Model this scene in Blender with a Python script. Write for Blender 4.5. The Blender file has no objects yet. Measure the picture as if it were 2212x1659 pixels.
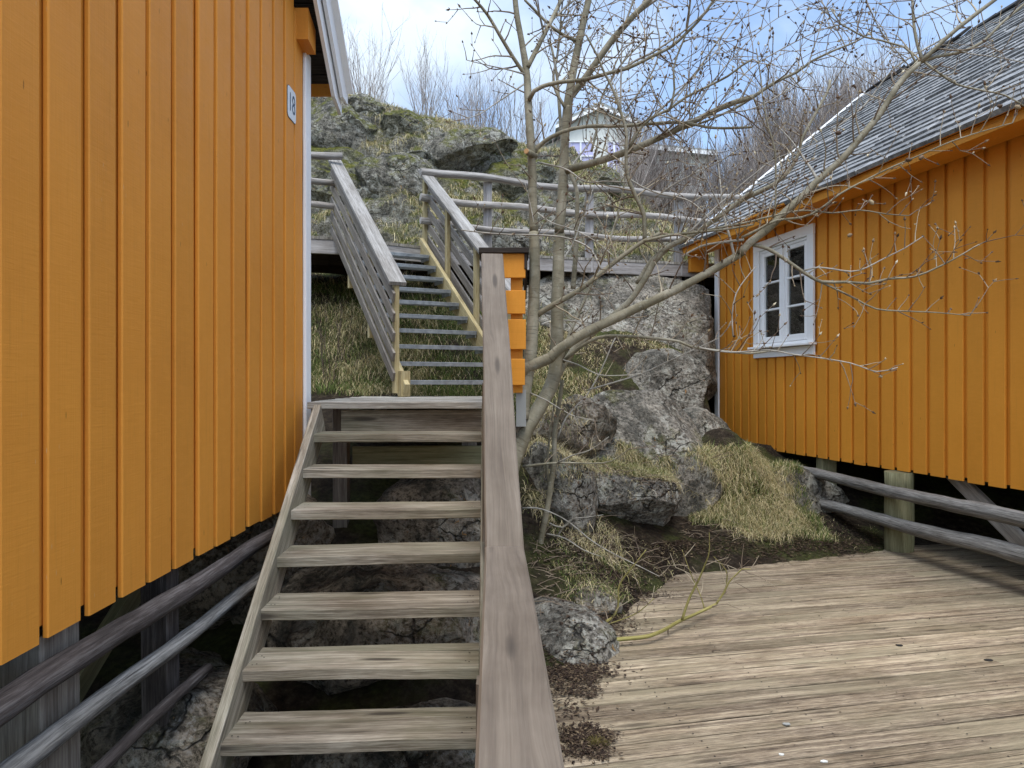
import bpy, math, random
import numpy as np
from mathutils import Vector, Matrix, noise
from mathutils.bvhtree import BVHTree
random.seed(7); RNG = np.random.default_rng(7)
sc = bpy.context.scene
COL = bpy.data.collections.new('place'); sc.collection.children.link(COL)
EYE = 1.56; F = 1534.0
def P(px, py, d):                      # a pixel of the 2212x1659 photograph at a given depth -> point in metres
    return Vector(((px-1106)/F*d, d, EYE-(py-829.5)/F*d))
def V(*a): return Vector(a)
# ------------------------------------------------------------------ node helpers
class NT:
    def __init__(s, name):
        s.m = bpy.data.materials.new(name); s.m.use_nodes = True
        s.t = s.m.node_tree; s.b = s.t.nodes['Principled BSDF']
    def n(s, typ, ins=None, **kw):
        nd = s.t.nodes.new(typ)
        for k, v in kw.items(): setattr(nd, k, v)
        for k, v in (ins or {}).items():
            if isinstance(v, bpy.types.NodeSocket): s.t.links.new(v, nd.inputs[k])
            else: nd.inputs[k].default_value = v
        return nd
    def math(s, op, a, b=0.0, clamp=False):
        return s.n('ShaderNodeMath', {0: a, 1: b}, operation=op, use_clamp=clamp).outputs[0]
    def noise(s, vec, scale, detail=4, rough=.55, dist=0.0, out='Fac'):
        return s.n('ShaderNodeTexNoise', {'Vector': vec, 'Scale': scale, 'Detail': detail, 'Roughness': rough, 'Distortion': dist}).outputs[out]
    def vor(s, vec, scale, feature='F1', rnd=1.0, out='Distance'):
        return s.n('ShaderNodeTexVoronoi', {'Vector': vec, 'Scale': scale, 'Randomness': rnd}, feature=feature).outputs[out]
    def scale(s, vec, sx, sy, sz):
        return s.n('ShaderNodeVectorMath', {0: vec, 1: (sx, sy, sz)}, operation='MULTIPLY').outputs[0]
    def ramp(s, fac, stops, interp='LINEAR'):
        r = s.n('ShaderNodeValToRGB', {'Fac': fac}); cr = r.color_ramp; cr.interpolation = interp
        while len(cr.elements) < len(stops): cr.elements.new(.5)
        for e, (p, c) in zip(cr.elements, stops):
            e.position = p; e.color = (*c, 1) if isinstance(c, tuple) else (c, c, c, 1)
        return r.outputs[0]
    def mix(s, f, a, b, mode='MIX'):
        nd = s.n('ShaderNodeMix', data_type='RGBA', blend_type=mode)
        for i, v in ((0, f), (6, a), (7, b)):
            if isinstance(v, bpy.types.NodeSocket): s.t.links.new(v, nd.inputs[i])
            else: nd.inputs[i].default_value = (*v, 1) if isinstance(v, tuple) else v
        return nd.outputs[2]
    def bump(s, h, strength, dist, normal=None):
        ins = {'Height': h, 'Strength': strength, 'Distance': dist}
        if normal: ins['Normal'] = normal
        return s.n('ShaderNodeBump', ins).outputs[0]
    def set(s, **kw):
        for k, v in kw.items():
            k = {'color': 'Base Color', 'rough': 'Roughness', 'normal': 'Normal', 'spec': 'Specular IOR Level', 'metal': 'Metallic', 'sss': 'Subsurface Weight'}[k]
            if isinstance(v, bpy.types.NodeSocket): s.t.links.new(v, s.b.inputs[k])
            else: s.b.inputs[k].default_value = (*v, 1) if isinstance(v, tuple) else v
        return s.m
    def grain_vec(s):                  # UV in metres (u along the piece) + its random number
        uv = s.n('ShaderNodeUVMap', uv_map='UVMap').outputs[0]
        sep = s.n('ShaderNodeSeparateXYZ', {0: uv})
        rnd = s.n('ShaderNodeAttribute', attribute_name='rnd').outputs['Fac']
        z = s.math('MULTIPLY', rnd, 37.0)
        return s.n('ShaderNodeCombineXYZ', {0: sep.outputs[0], 1: sep.outputs[1], 2: z}).outputs[0], rnd

def wood(name, dark, mid, light, rough=.8, knots=.5, bumpd=.003, vary=.35, green=None, sweep=1.0, streak=70, crack=.5, ulen=6.0, con=.11, dirt=.55):
    t = NT(name); g, rnd = t.grain_vec()
    warp = t.noise(t.scale(g, 1.2, 7, 1), 1.0, 3, out='Color')
    wv = t.n('ShaderNodeVectorMath', {0: warp, 1: (0, .035*sweep, 0)}, operation='MULTIPLY').outputs[0]
    g2 = t.n('ShaderNodeVectorMath', {0: g, 1: wv}, operation='ADD').outputs[0]
    kd = t.vor(t.scale(g, 1.5, 9, 1), 1.0)
    kn = t.ramp(kd, [(0.0, 1.0), (.10, .85), (.17, 0.0)])
    fine = t.noise(t.scale(g2, ulen, streak*2.6, 1), 1.0, 5, .72)
    rings = t.noise(t.scale(g2, .7, streak*.42, 1), 1.0, 5, .6)
    blot = t.noise(t.scale(g, 2.2, 5, 1), 1.0, 4, .6)
    f = t.math('ADD', t.math('MULTIPLY', fine, .58), t.math('MULTIPLY', rings, .42))
    c = t.ramp(f, [(.49-con, dark), (.5, mid), (.49+con, light)])
    c = t.mix(t.ramp(blot, [(.38, 0.0), (.66, dirt)]), c, t.mix(1.0, c, (.50, .46, .41), 'MULTIPLY'))
    if green: c = t.mix(t.ramp(t.noise(t.scale(g, 1.1, 3, 1), 1.0, 4, .6), [(.42, 0.0), (.68, .6)]), c, green)
    cr = t.noise(t.scale(g2, .9, streak*1.3, 1), 1.0, 2, .5)
    crk = t.ramp(cr, [(.25, crack), (.33, 0.0)])
    c = t.mix(crk, c, tuple(x*.25 for x in dark))
    c = t.mix(t.math('MULTIPLY', kn, knots), c, tuple(x*.45 for x in dark))
    v = t.math('ADD', 1-vary/2, t.math('MULTIPLY', rnd, vary))
    vc = t.n('ShaderNodeCombineColor', {0: v, 1: v, 2: v}).outputs[0]
    c = t.mix(1.0, c, vc, 'MULTIPLY')
    h = t.math('SUBTRACT', f, t.math('MULTIPLY', crk, .8))
    return t.set(color=c, rough=rough, spec=.25, normal=t.bump(h, .9, bumpd))

def paint(name, col, col2, rough=.42, wear=.5, spec=.5, fleck=.55):
    t = NT(name); g, rnd = t.grain_vec()
    geo = t.n('ShaderNodeTexCoord').outputs['Object']
    saw = t.noise(t.scale(g, 160, 9, 1), 1.0, 3, .6)          # rough-sawn marks across the board
    grain = t.noise(t.scale(g, 2.0, 90, 1), 1.0, 4, .6)
    blot = t.noise(geo, 1.3, 4, .6)
    c = t.mix(t.ramp(blot, [(.3, 0.0), (.7, 1.0)]), col, col2)
    v = t.math('ADD', .93, t.math('MULTIPLY', rnd, .14)); vc = t.n('ShaderNodeCombineColor', {0: v, 1: v, 2: v}).outputs[0]
    c = t.mix(1.0, c, vc, 'MULTIPLY')
    c = t.mix(t.ramp(t.vor(t.scale(g, 3.2, 16, 1), 1.0), [(.03, .8), (.05, 0.0)]), c, tuple(x*.3 for x in col))  # knots and nail heads
    fl = t.math('MULTIPLY', t.ramp(t.vor(t.scale(g, 9, 60, 1), 1.0), [(.05, 1.0), (.10, 0.0)]), t.ramp(t.noise(geo, 2.1, 2), [(.58, 0.0), (.66, fleck)]))
    c = t.mix(fl, c, (.62, .5, .33))
    c = t.mix(t.ramp(t.noise(t.scale(g, 60, 14, 1), 1.0, 4, .7), [(.42, .0), (.66, .10)]), c, tuple(min(1,x*1.3+.02) for x in col)); c = t.mix(t.ramp(t.noise(t.scale(g, 2.5, 45, 1), 1.0, 5, .7), [(.54, .0), (.7, .25)]), c, tuple(x*.7 for x in col))
    h = t.math('ADD', t.math('MULTIPLY', saw, .7), t.math('MULTIPLY', grain, .8))
    ro = t.math('ADD', rough, t.math('MULTIPLY', t.math('SUBTRACT', t.noise(geo, 9, 3), .5), .25))
    return t.set(color=c, rough=ro, spec=spec, normal=t.bump(h, .75, .0013))

# ------------------------------------------------------------------ mesh builder
class MB:
    def __init__(s): s.v=[]; s.f=[]; s.uv=[]; s.r=[]; s.sm=[]
    def face(s, idx, uv, r, smooth=False): s.f.append(idx); s.uv.append(uv); s.r.append(r); s.sm.append(smooth)
    def board(s, a, b, w, t, up=(0,0,1), ch=.003, seg=1, warp=0.0, r=None, endtrim=0.0):
        """box from a to b, w wide across, t thick along up; chamfered long edges"""
        a=Vector(a); b=Vector(b); ax=(b-a); L=ax.length; ax.normalize(); up=Vector(up)
        side=ax.cross(up); side.normalize(); up=side.cross(ax); up.normalize()
        r = random.random() if r is None else r; u0=random.uniform(0,50); v0=random.uniform(0,50)
        hw,ht=w/2,t/2; c=min(ch,hw*.4,ht*.4)
        prof=[(-hw+c,-ht),(hw-c,-ht),(hw,-ht+c),(hw,ht-c),(hw-c,ht),(-hw+c,ht),(-hw,ht-c),(-hw,-ht+c)]
        per=[0]
        for i in range(8):
            p,q=prof[i],prof[(i+1)%8]; per.append(per[-1]+math.hypot(q[0]-p[0],q[1]-p[1]))
        base=len(s.v); ph=random.uniform(0,99)
        for k in range(seg+1):
            t_=k/seg; o=a+ax*(L*t_)
            if warp: o=o+up*(noise.noise(Vector((ph,t_*L*1.3,0)))*warp)+side*(noise.noise(Vector((ph+9,t_*L*1.3,0)))*warp*.6)
            for (x,y) in prof: 
                jx = noise.noise(Vector((ph+x*30,t_*L*6,y*30)))*warp*.35 if warp else 0
                s.v.append(o+side*(x)+up*(y+jx))
        for k in range(seg):
            for i in range(8):
                j=(i+1)%8; A=base+k*8
                ua=u0+L*k/seg; ub=u0+L*(k+1)/seg
                s.face((A+i,A+8+i,A+8+j,A+j),((ua,v0+per[i]),(ub,v0+per[i]),(ub,v0+per[i+1]),(ua,v0+per[i+1])),r)
        e0=[base+i for i in range(8)]; e1=[base+seg*8+i for i in reversed(range(8))]
        s.face(tuple(e0),tuple((u0+prof[i][1]*.4,v0+prof[i][0]) for i in range(8)),r)
        s.face(tuple(e1),tuple((u0+3+prof[i][1]*.4,v0+prof[i][0]) for i in reversed(range(8))),r)
        return s
    def tube(s, pts, rad, n=10, r=None, rough=0.0, caps=True, smooth=True, freq=6.0):
        pts=[Vector(p) for p in pts]; m=len(pts)
        if not hasattr(rad,'__len__'): rad=[rad]*m
        r=random.random() if r is None else r; u0=random.uniform(0,50); v0=random.uniform(0,50); base=len(s.v); ph=random.uniform(0,99)
        tan=[(pts[min(i+1,m-1)]-pts[max(i-1,0)]).normalized() for i in range(m)]
        ref=Vector((0,0,1)) if abs(tan[0].z)<.9 else Vector((1,0,0))
        x=tan[0].cross(ref).normalized(); L=0; us=[]
        for i in range(m):
            x=(x-tan[i]*x.dot(tan[i])).normalized(); y=tan[i].cross(x)
            if i: L+=(pts[i]-pts[i-1]).length
            us.append(u0+L)
            for k in range(n):
                a=2*math.pi*k/n; rr=rad[i]
                d=x*math.cos(a)+y*math.sin(a)
                if rough: rr*=1+rough*noise.noise(Vector((ph+math.cos(a)*.8,math.sin(a)*.8,L*freq)))*2
                s.v.append(pts[i]+d*rr)
        rm=sum(rad)/m
        for i in range(m-1):
            for k in range(n):
                j=(k+1)%n; A=base+i*n; va=v0+2*math.pi*rm*k/n; vb=v0+2*math.pi*rm*(k+1)/n
                s.face((A+k,A+j,A+n+j,A+n+k),((us[i],va),(us[i],vb),(us[i+1],vb),(us[i+1],va)),r,smooth)
        if caps and n>2:
            s.face(tuple(base+k for k in reversed(range(n))),tuple((u0+.3*rm*math.cos(6.283*k/n),v0+rm*math.sin(6.283*k/n)) for k in reversed(range(n))),r)
            e=base+(m-1)*n
            s.face(tuple(e+k for k in range(n)),tuple((u0+.3*rm*math.cos(6.283*k/n),v0+rm*math.sin(6.283*k/n)) for k in range(n)),r)
        return s
    def prism(s, poly, ext, r=None):
        """planar polygon (3D points) extruded along ext"""
        poly=[Vector(p) for p in poly]; ext=Vector(ext); n=len(poly); r=random.random() if r is None else r
        nrm=Vector((0,0,0))
        for i in range(n): nrm+=(poly[i]-poly[0]).cross(poly[(i+1)%n]-poly[0])
        if nrm.dot(ext)>0: poly.reverse(); nrm=-nrm
        nrm.normalize(); ux=(poly[1]-poly[0]).normalized(); uy=nrm.cross(ux); u0=random.uniform(0,50)
        # longest edge as grain
        best=max(range(n), key=lambda i:(poly[(i+1)%n]-poly[i]).length); ux=(poly[(best+1)%n]-poly[best]).normalized(); uy=nrm.cross(ux)
        base=len(s.v); s.v+=poly+[p+ext for p in poly]
        uv=[(u0+p.dot(ux),p.dot(uy)) for p in poly]
        s.face(tuple(base+i for i in range(n)),tuple(uv),r)
        s.face(tuple(base+n+i for i in reversed(range(n))),tuple(reversed(uv)),r)
        el=ext.length
        for i in range(n):
            j=(i+1)%n; l=(poly[j]-poly[i]).length
            s.face((base+i,base+n+i,base+n+j,base+j),((u0,0),(u0,el),(u0+l,el),(u0+l,0)),r)
        return s
    def quad(s,a,b,c,d,r=None):
        r=random.random() if r is None else r; base=len(s.v); s.v+=[Vector(q) for q in (a,b,c,d)]
        w=(Vector(b)-Vector(a)).length; h=(Vector(d)-Vector(a)).length
        s.face((base,base+1,base+2,base+3),((0,0),(w,0),(w,h),(0,h)),r); return s
    def build(s, name, mat, parent=None, loc=None, **tags):
        off = Vector(loc) if loc is not None else (OFF.get(parent.name) if parent else Vector((0,0,0)))
        me=bpy.data.meshes.new(name); me.from_pydata([tuple(p-off) for p in s.v],[],s.f)
        uvl=me.uv_layers.new(name='UVMap'); flat=[c for fu in s.uv for p in fu for c in p]; uvl.data.foreach_set('uv',flat)
        at=me.attributes.new('rnd','FLOAT','FACE'); at.data.foreach_set('value',s.r)
        me.polygons.foreach_set('use_smooth',s.sm); me.materials.append(mat); me.update()
        o=bpy.data.objects.new(name,me); COL.objects.link(o); OFF[o.name]=off.copy()
        if parent: o.parent=parent
        else: o.location=off
        for k,v in tags.items(): o[k]=v
        return o
OFF={}
def tag(o,label=None,cat=None,group=None,kind=None):
    if label: o['label']=label
    if cat: o['category']=cat
    if group: o['group']=group
    if kind: o['kind']=kind
    return o
def thing(name, loc, label, cat, group=None):
    o=bpy.data.objects.new(name,None); COL.objects.link(o); o.location=loc; OFF[o.name]=Vector(loc)
    o.empty_display_size=.2; return tag(o,label,cat,group)
def npmesh(name, verts, faces, mat, parent=None, rnd=None, smooth=False, loc=(0,0,0)):
    """verts (n,3), faces (m,k) all of one size; rnd per face"""
    me=bpy.data.meshes.new(name); n=len(verts); m,k=faces.shape
    off=np.array(OFF[parent.name]) if parent else np.array(loc)
    me.vertices.add(n); me.vertices.foreach_set('co',(verts-off).astype(np.float32).ravel())
    me.loops.add(m*k); me.loops.foreach_set('vertex_index',faces.astype(np.int32).ravel())
    me.polygons.add(m); me.polygons.foreach_set('loop_start',np.arange(0,m*k,k,dtype=np.int32))
    me.update(calc_edges=True)
    if rnd is not None:
        at=me.attributes.new('rnd','FLOAT','FACE'); at.data.foreach_set('value',rnd.astype(np.float32))
    me.polygons.foreach_set('use_smooth',np.full(m,smooth)); me.materials.append(mat); me.validate()
    o=bpy.data.objects.new(name,me); COL.objects.link(o); OFF[o.name]=Vector(off)
    if parent: o.parent=parent
    else: o.location=tuple(off)
    return o
def catmull(pts, step):
    pts=[Vector(p) for p in pts]
    if len(pts)==2: pts=[pts[0],(pts[0]+pts[1])/2,pts[1]]
    out=[]; prm=[]
    for i in range(len(pts)-1):
        p0=pts[max(i-1,0)]; p1=pts[i]; p2=pts[i+1]; p3=pts[min(i+2,len(pts)-1)]
        n=max(1,int((p2-p1).length/step))
        for k in range(n):
            t=k/n; out.append(.5*((2*p1)+(p2-p0)*t+(2*p0-5*p1+4*p2-p3)*t*t+(3*p1-p0-3*p2+p3)*t**3)); prm.append((i+t)/(len(pts)-1))
    out.append(pts[-1]); prm.append(1.0); return out,prm
# ------------------------------------------------------------------ materials
M={}
M['ochre']=paint('ochre_paint',(.70,.285,.042),(.63,.248,.036),rough=.5,spec=.16)
M['ochre_r']=paint('ochre_paint_right',(.71,.288,.034),(.64,.252,.028),rough=.55,spec=.2,fleck=.2)
M['white']=paint('white_paint',(.90,.90,.90),(.86,.86,.86),rough=.5,fleck=0.0)
M['tread']=wood('weathered_tread',(.135,.112,.085),(.31,.27,.21),(.52,.465,.38),green=(.20,.20,.13),vary=.3,knots=1.0,streak=85,con=.10,dirt=.95)
M['landing']=wood('weathered_landing',(.14,.13,.11),(.28,.26,.225),(.50,.48,.43),vary=.3)
M['rail']=wood('stained_rail',(.11,.088,.070),(.185,.153,.120),(.255,.215,.17),vary=.12,knots=.8,streak=38,bumpd=.0008,rough=.62,crack=.15,sweep=2.2,con=.22,ulen=2)
M['grey']=wood('grey_board',(.16,.148,.135),(.29,.275,.255),(.43,.415,.39),vary=.25)
M['greyd']=wood('grey_slat',(.14,.12,.10),(.25,.22,.19),(.36,.33,.285),vary=.3)
M['new']=wood('pressure_treated',(.36,.28,.14),(.52,.43,.23),(.62,.54,.33),vary=.2,knots=.5,bumpd=.001,streak=35,crack=.1)
M['newdark']=wood('pressure_treated_old',(.16,.15,.08),(.26,.25,.14),(.35,.33,.2),vary=.2)
M['log']=wood('log_wood',(.06,.055,.05),(.20,.19,.175),(.36,.345,.32),vary=.35,streak=45,knots=.6,bumpd=.006)
M['logpale']=wood('log_pale',(.16,.145,.13),(.36,.335,.31),(.55,.53,.50),vary=.3,streak=60,knots=.6,bumpd=.006)
M['greypale']=wood('grey_board_pale',(.22,.205,.195),(.38,.36,.35),(.52,.50,.49),vary=.2)
M['logd']=wood('log_dark',(.035,.028,.025),(.085,.07,.064),(.17,.15,.14),vary=.3,streak=45,knots=.5,bumpd=.007)
M['deck']=wood('deck_plank',(.095,.070,.050),(.29,.228,.160),(.54,.44,.31),vary=.42,ulen=13,con=.10,dirt=.8,green=(.27,.235,.15),knots=.7,streak=95,bumpd=.008,crack=.85,sweep=.7)
M['dark']=wood('dark_wood',(.02,.015,.012),(.045,.036,.03),(.07,.058,.05),vary=.2)
t=NT('galvanised_steel'); oc=t.n('ShaderNodeTexCoord').outputs['Object']
M['steel']=t.set(color=t.ramp(t.noise(oc,18,4),[(.3,(.20,.215,.225)),(.7,(.36,.38,.39))]),metal=.55,rough=.45)
t=NT('slate'); g,rnd=t.grain_vec(); oc=t.n('ShaderNodeTexCoord').outputs['Object']
c=t.ramp(t.noise(oc,14,6,.7),[(.3,(.09,.09,.092)),(.5,(.185,.185,.188)),(.68,(.34,.34,.335))])
v=t.math('ADD',.7,t.math('MULTIPLY',rnd,.6)); c=t.mix(1.0,c,t.n('ShaderNodeCombineColor',{0:v,1:v,2:v}).outputs[0],'MULTIPLY')
c=t.mix(t.ramp(t.noise(oc,38,3,.7),[(.55,0.0),(.68,.7)]),c,(.40,.41,.38))
M['slate']=t.set(color=c,rough=.6,spec=.4,normal=t.bump(t.noise(oc,40,5,.7),.8,.006))
def rockmat(name,base=(.26,.255,.245),moss=.5,lich=.6,darkness=.6,soil=0.0,sc_=1.0):
    base=(base[0]*1.12,base[1]*1.04,base[2]*.92)
    t=NT(name); tc=t.n('ShaderNodeTexCoord'); oc=t.scale(tc.outputs['Object'],sc_,sc_,sc_); nz=t.n('ShaderNodeSeparateXYZ',{0:t.n('ShaderNodeNewGeometry').outputs['Normal']}).outputs[2]
    big=t.noise(oc,1.4,7,.66,.6); mid=t.noise(oc,5.5,8,.72,.5); fin=t.noise(oc,34,6,.72)
    c=t.ramp(mid,[(.34,tuple(x*.42 for x in base)),(.47,tuple(x*.95 for x in base)),(.58,tuple(min(1,x*1.6) for x in base))])
    c=t.mix(t.ramp(fin,[(.40,.9),(.52,0.0)]),c,tuple(x*.22 for x in base))
    c=t.mix(t.math('MULTIPLY',t.ramp(fin,[(.53,0.0),(.66,.6)]),t.ramp(t.noise(oc,2.3,4),[(.42,.1),(.6,1.0)])),c,(.50,.49,.47))
    c=t.mix(t.math('MULTIPLY',t.ramp(big,[(.43,darkness),(.50,0.0)]),t.ramp(t.noise(oc,13,5,.7),[(.4,1.0),(.6,.35)])),c,(.035,.036,.030))
    ln=t.noise(oc,9,7,.75,.8); ln2=t.noise(oc,2.0,3)
    lm=t.math('MULTIPLY',t.ramp(ln,[(.53,0.0),(.55,1.0)]),t.ramp(ln2,[(.42,0.0),(.55,lich)]))
    c=t.mix(lm,c,(.55,.54,.47))
    lo=t.math('MULTIPLY',t.ramp(t.noise(oc,15,5,.7,.5),[(.64,0.0),(.67,.9)]),t.ramp(t.noise(oc,1.3,2),[(.52,0.0),(.6,1.0)]))
    c=t.mix(lo,c,(.42,.22,.07))
    up=t.ramp(nz,[(.1,0.0),(.65,1.0)])
    mm=t.math('MULTIPLY',t.ramp(t.noise(oc,2.6,6,.7,.3),[(.60-.22*moss,0.0),(.70-.2*moss,1.0)]),t.math('ADD',t.math('MULTIPLY',up,.85),.12))
    mc=t.ramp(t.noise(oc,21,4,.7),[(.3,(.035,.038,.010)),(.5,(.115,.120,.020)),(.7,(.22,.205,.045))])
    c=t.mix(t.math('MULTIPLY',mm,min(1,moss*1.7)),c,mc)
    crk=t.vor(t.n('ShaderNodeVectorMath',{0:t.scale(oc,1,1,1.9),1:t.scale(t.noise(oc,3,4,out='Color'),.35,.35,.35)},operation='ADD').outputs[0],1.25,'DISTANCE_TO_EDGE')
    ck=t.math('MULTIPLY',t.ramp(crk,[(.002,1.0),(.012,0.0)]),t.ramp(t.noise(oc,1.7,3),[(.5,0.0),(.6,1.0)]))
    c=t.mix(t.math('MULTIPLY',ck,.8),c,(.02,.02,.018))
    h=t.math('ADD',t.math('MULTIPLY',mid,.9),t.math('MULTIPLY',fin,.25)); h=t.math('SUBTRACT',h,t.math('MULTIPLY',ck,.5)); h=t.math('ADD',h,t.math('MULTIPLY',t.math('MULTIPLY',mm,t.noise(oc,60,3)),.5))
    return t.set(color=c,rough=.9,spec=.2,normal=t.bump(h,1.0,.085))
M['rock']=rockmat('granite',moss=.25,base=(.185,.182,.172))
M['rockhill']=rockmat('granite_mossy',moss=.66,base=(.18,.178,.165),lich=.6,darkness=1.0)
M['mossrock']=rockmat('granite_under_moss',moss=1.15,base=(.16,.16,.14),lich=.4,darkness=.95)
M['rockdark']=rockmat('granite_damp',base=(.20,.18,.155),moss=.25,lich=.35,darkness=.9)
M['rockpale']=rockmat('granite_pale',base=(.215,.21,.197),moss=.30,lich=.6,darkness=.75)
t=NT('soil'); oc=t.n('ShaderNodeTexCoord').outputs['Object']
c=t.ramp(t.noise(oc,16,6,.7),[(.3,(.012,.009,.007)),(.52,(.04,.030,.021)),(.7,(.09,.072,.048))])
c=t.mix(t.ramp(t.noise(oc,1.6,5,.6),[(.46,0.0),(.6,.8)]),c,t.ramp(t.noise(oc,30,3),[(.3,(.03,.04,.012)),(.7,(.10,.11,.035))]))
M['soil']=t.set(color=c,rough=.95,spec=.1,normal=t.bump(t.noise(oc,28,6,.75),1.0,.04))
def rndmat(name,stops,rough=.7,trans=0.0,spec=.2):
    t=NT(name); r=t.n('ShaderNodeAttribute',attribute_name='rnd').outputs['Fac']
    m=t.set(color=t.ramp(r,stops),rough=rough,spec=spec)
    return m
M['grass']=rndmat('dry_grass',[(0,(.06,.10,.02)),(.25,(.12,.17,.04)),(.38,(.26,.24,.08)),(.6,(.50,.42,.22)),(.85,(.70,.60,.37)),(1,(.30,.21,.11))])
M['litter']=rndmat('litter',[(0,(.018,.012,.009)),(.5,(.045,.028,.019)),(.8,(.09,.06,.038)),(1,(.20,.15,.09))])
M['moss']=rndmat('moss_tuft',[(0,(.06,.05,.012)),(1,(.22,.18,.06))])
t=NT('willow_bark'); g,rnd=t.grain_vec(); oc=t.n('ShaderNodeTexCoord').outputs['Object']
c=t.ramp(t.noise(oc,6,5,.6),[(.3,(.14,.125,.08)),(.5,(.235,.21,.145)),(.72,(.38,.35,.27))])
c=t.mix(t.ramp(t.noise(t.scale(g,75,9,1),1.0,3,.6),[(.56,0.0),(.66,.55)]),c,(.09,.075,.05))
c=t.mix(t.ramp(t.noise(oc,23,5,.7),[(.58,0.0),(.66,.55)]),c,(.34,.34,.28))
M['bark']=t.set(color=c,rough=.7,spec=.3,normal=t.bump(t.noise(t.scale(g,60,14,1),1.0,4,.65),.7,.003))
t=NT('grey_bark'); oc=t.n('ShaderNodeTexCoord').outputs['Object']
M['barkgrey']=t.set(color=t.ramp(t.noise(oc,9,5,.6),[(.3,(.20,.185,.155)),(.7,(.46,.43,.37))]),rough=.75)
M['twig']=rndmat('twig',[(0,(.13,.095,.07)),(.5,(.24,.19,.135)),(1,(.42,.36,.26))],rough=.6)
M['bud']=rndmat('bud',[(0,(.07,.045,.03)),(.6,(.16,.10,.06)),(.85,(.38,.30,.18)),(1,(.60,.55,.40))],rough=.6)
M['green_branch']=wood('green_branch',(.13,.115,.03),(.27,.24,.08),(.38,.33,.14),vary=.3,streak=40)
M['shrub']=rndmat('shrub_stem',[(0,(.16,.125,.11)),(.5,(.29,.245,.22)),(1,(.46,.41,.37))],rough=.8)
def flat(name,c,rough=.6,metal=0.0,spec=.4):
    t=NT(name); oc=t.n('ShaderNodeTexCoord').outputs['Object']
    return t.set(color=t.mix(t.noise(oc,7,4),tuple(x*.88 for x in c),tuple(min(1,x*1.1) for x in c)),rough=rough,metal=metal,spec=spec)
M['enamel']=flat('white_enamel',(.72,.74,.75),.25)
M['digit']=flat('digit_blue',(.03,.055,.09),.4)
M['cut']=flat('cut_wood',(.50,.30,.14))
M['housewall']=flat('pale_cladding',(.72,.72,.66)); M['farroof']=flat('far_roof',(.30,.32,.31))
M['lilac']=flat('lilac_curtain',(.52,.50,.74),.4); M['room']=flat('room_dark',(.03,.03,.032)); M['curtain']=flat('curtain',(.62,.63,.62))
M['felt']=flat('roof_felt',(.02,.018,.017),.9); M['shell']=flat('pale_droppings',(.7,.7,.66))
M['plastic']=flat('grey_plastic',(.33,.33,.31))
t=NT('window_glass'); t.b.inputs['Base Color'].default_value=(.9,.95,.95,1); t.b.inputs['Roughness'].default_value=.02
gl=t.n('ShaderNodeBsdfGlossy',{'Roughness':.02}); tr=t.n('ShaderNodeBsdfTransparent',{'Color':(.75,.8,.8,1)}); fr=t.n('ShaderNodeFresnel',{'IOR':1.5})
mx=t.n('ShaderNodeMixShader',{0:t.math('ADD',fr.outputs[0],.04),1:tr.outputs[0],2:gl.outputs[0]}); t.t.links.new(mx.outputs[0],t.t.nodes['Material Output'].inputs[0]); M['glass']=t.m

M['brush']=rndmat('brush_stem',[(0,(.05,.035,.028)),(1,(.14,.11,.09))])
# ------------------------------------------------------------------ left cabin (gable wall towards the stair)
XL=-1.375
cab=thing('ochre_cabin',(-3.5,1.9,0),'tall ochre plank cabin filling the left side, white corner board and white bargeboard','cabin')
wb=.82; YF=4.77; YP=1.87; HE=3.78; HP=HE+.93*(YF-YP)
def walltop(y): return HP-.93*abs(y-YP)
m=MB(); y=YF-.10; ys=[]
# underlay boards
y0=-1.2
under=[]
yy=YF-.12
while yy>y0:
    w=.2; a=yy-w/2
    m.board((XL-.032,a,wb+.02+random.uniform(-.004,.004)),(XL-.035,a,walltop(a)),.197,.02,up=(1,0,0),ch=.002)
    yy-=.2
yy=YF-.10
k=0
while yy>y0:
    w=.160+random.uniform(-.009,.009); a=yy-w/2; off=random.uniform(-.0015,.0015)
    m.board((XL-.010+off,a,wb-.012+random.uniform(-.006,.006)),(XL-.010+off,a,walltop(a)-.02),w,.020,up=(1,0,0),ch=.004,seg=6,warp=.003)
    yy-=.2+random.uniform(-.004,.004); k+=1
m.build('gable_wall',M['ochre'],cab)
m=MB(); m.prism([(XL-.05,-1.2,wb+.03),(XL-.05,YF-.02,wb+.03),(XL-.05,YF-.02,walltop(YF)),(XL-.05,YP,HP),(XL-.05,-1.2,walltop(-1.2))],(-.06,0,0))
m.build('wall_frame',M['dark'],cab)
m=MB(); m.board((XL-.11,YF-.03,wb+.06),(XL-5.5,YF-.03,wb+.06),.16,.05,up=(0,1,0)); 
for i in range(24): m.board((XL-.25-.2*i,YF+.0,wb+.0),(XL-.25-.2*i,YF+.0,HE-.05),.17,.02,up=(0,1,0))
m.build('rear_wall',M['ochre'],cab)
m=MB(); m.board((XL+.008,YF-.035,wb-.04),(XL+.008,YF-.035,walltop(YF)-.02),.115,.022,up=(1,0,0),ch=.003,seg=8,warp=.003)
m.board((XL-.05,YF+.025,wb-.04),(XL-.05,YF+.025,walltop(YF)-.06),.13,.022,up=(0,1,0),ch=.003)
m.build('corner_board',M['white'],cab)
m=MB(); m.board((XL-.42,-1.2,wb-.06),(XL-.42,YF-.02,wb-.06),.10,.12); m.board((XL-2.5,-1.2,wb-.06),(XL-2.5,YF-.02,wb-.06),.10,.12)
m.prism([(XL-.04,-1.2,wb+.005),(XL-5.4,-1.2,wb+.005),(XL-5.4,YF-.06,wb+.005),(XL-.04,YF-.06,wb+.005)],(0,0,.03)); m.build('floor',M['dark'],cab)
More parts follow.
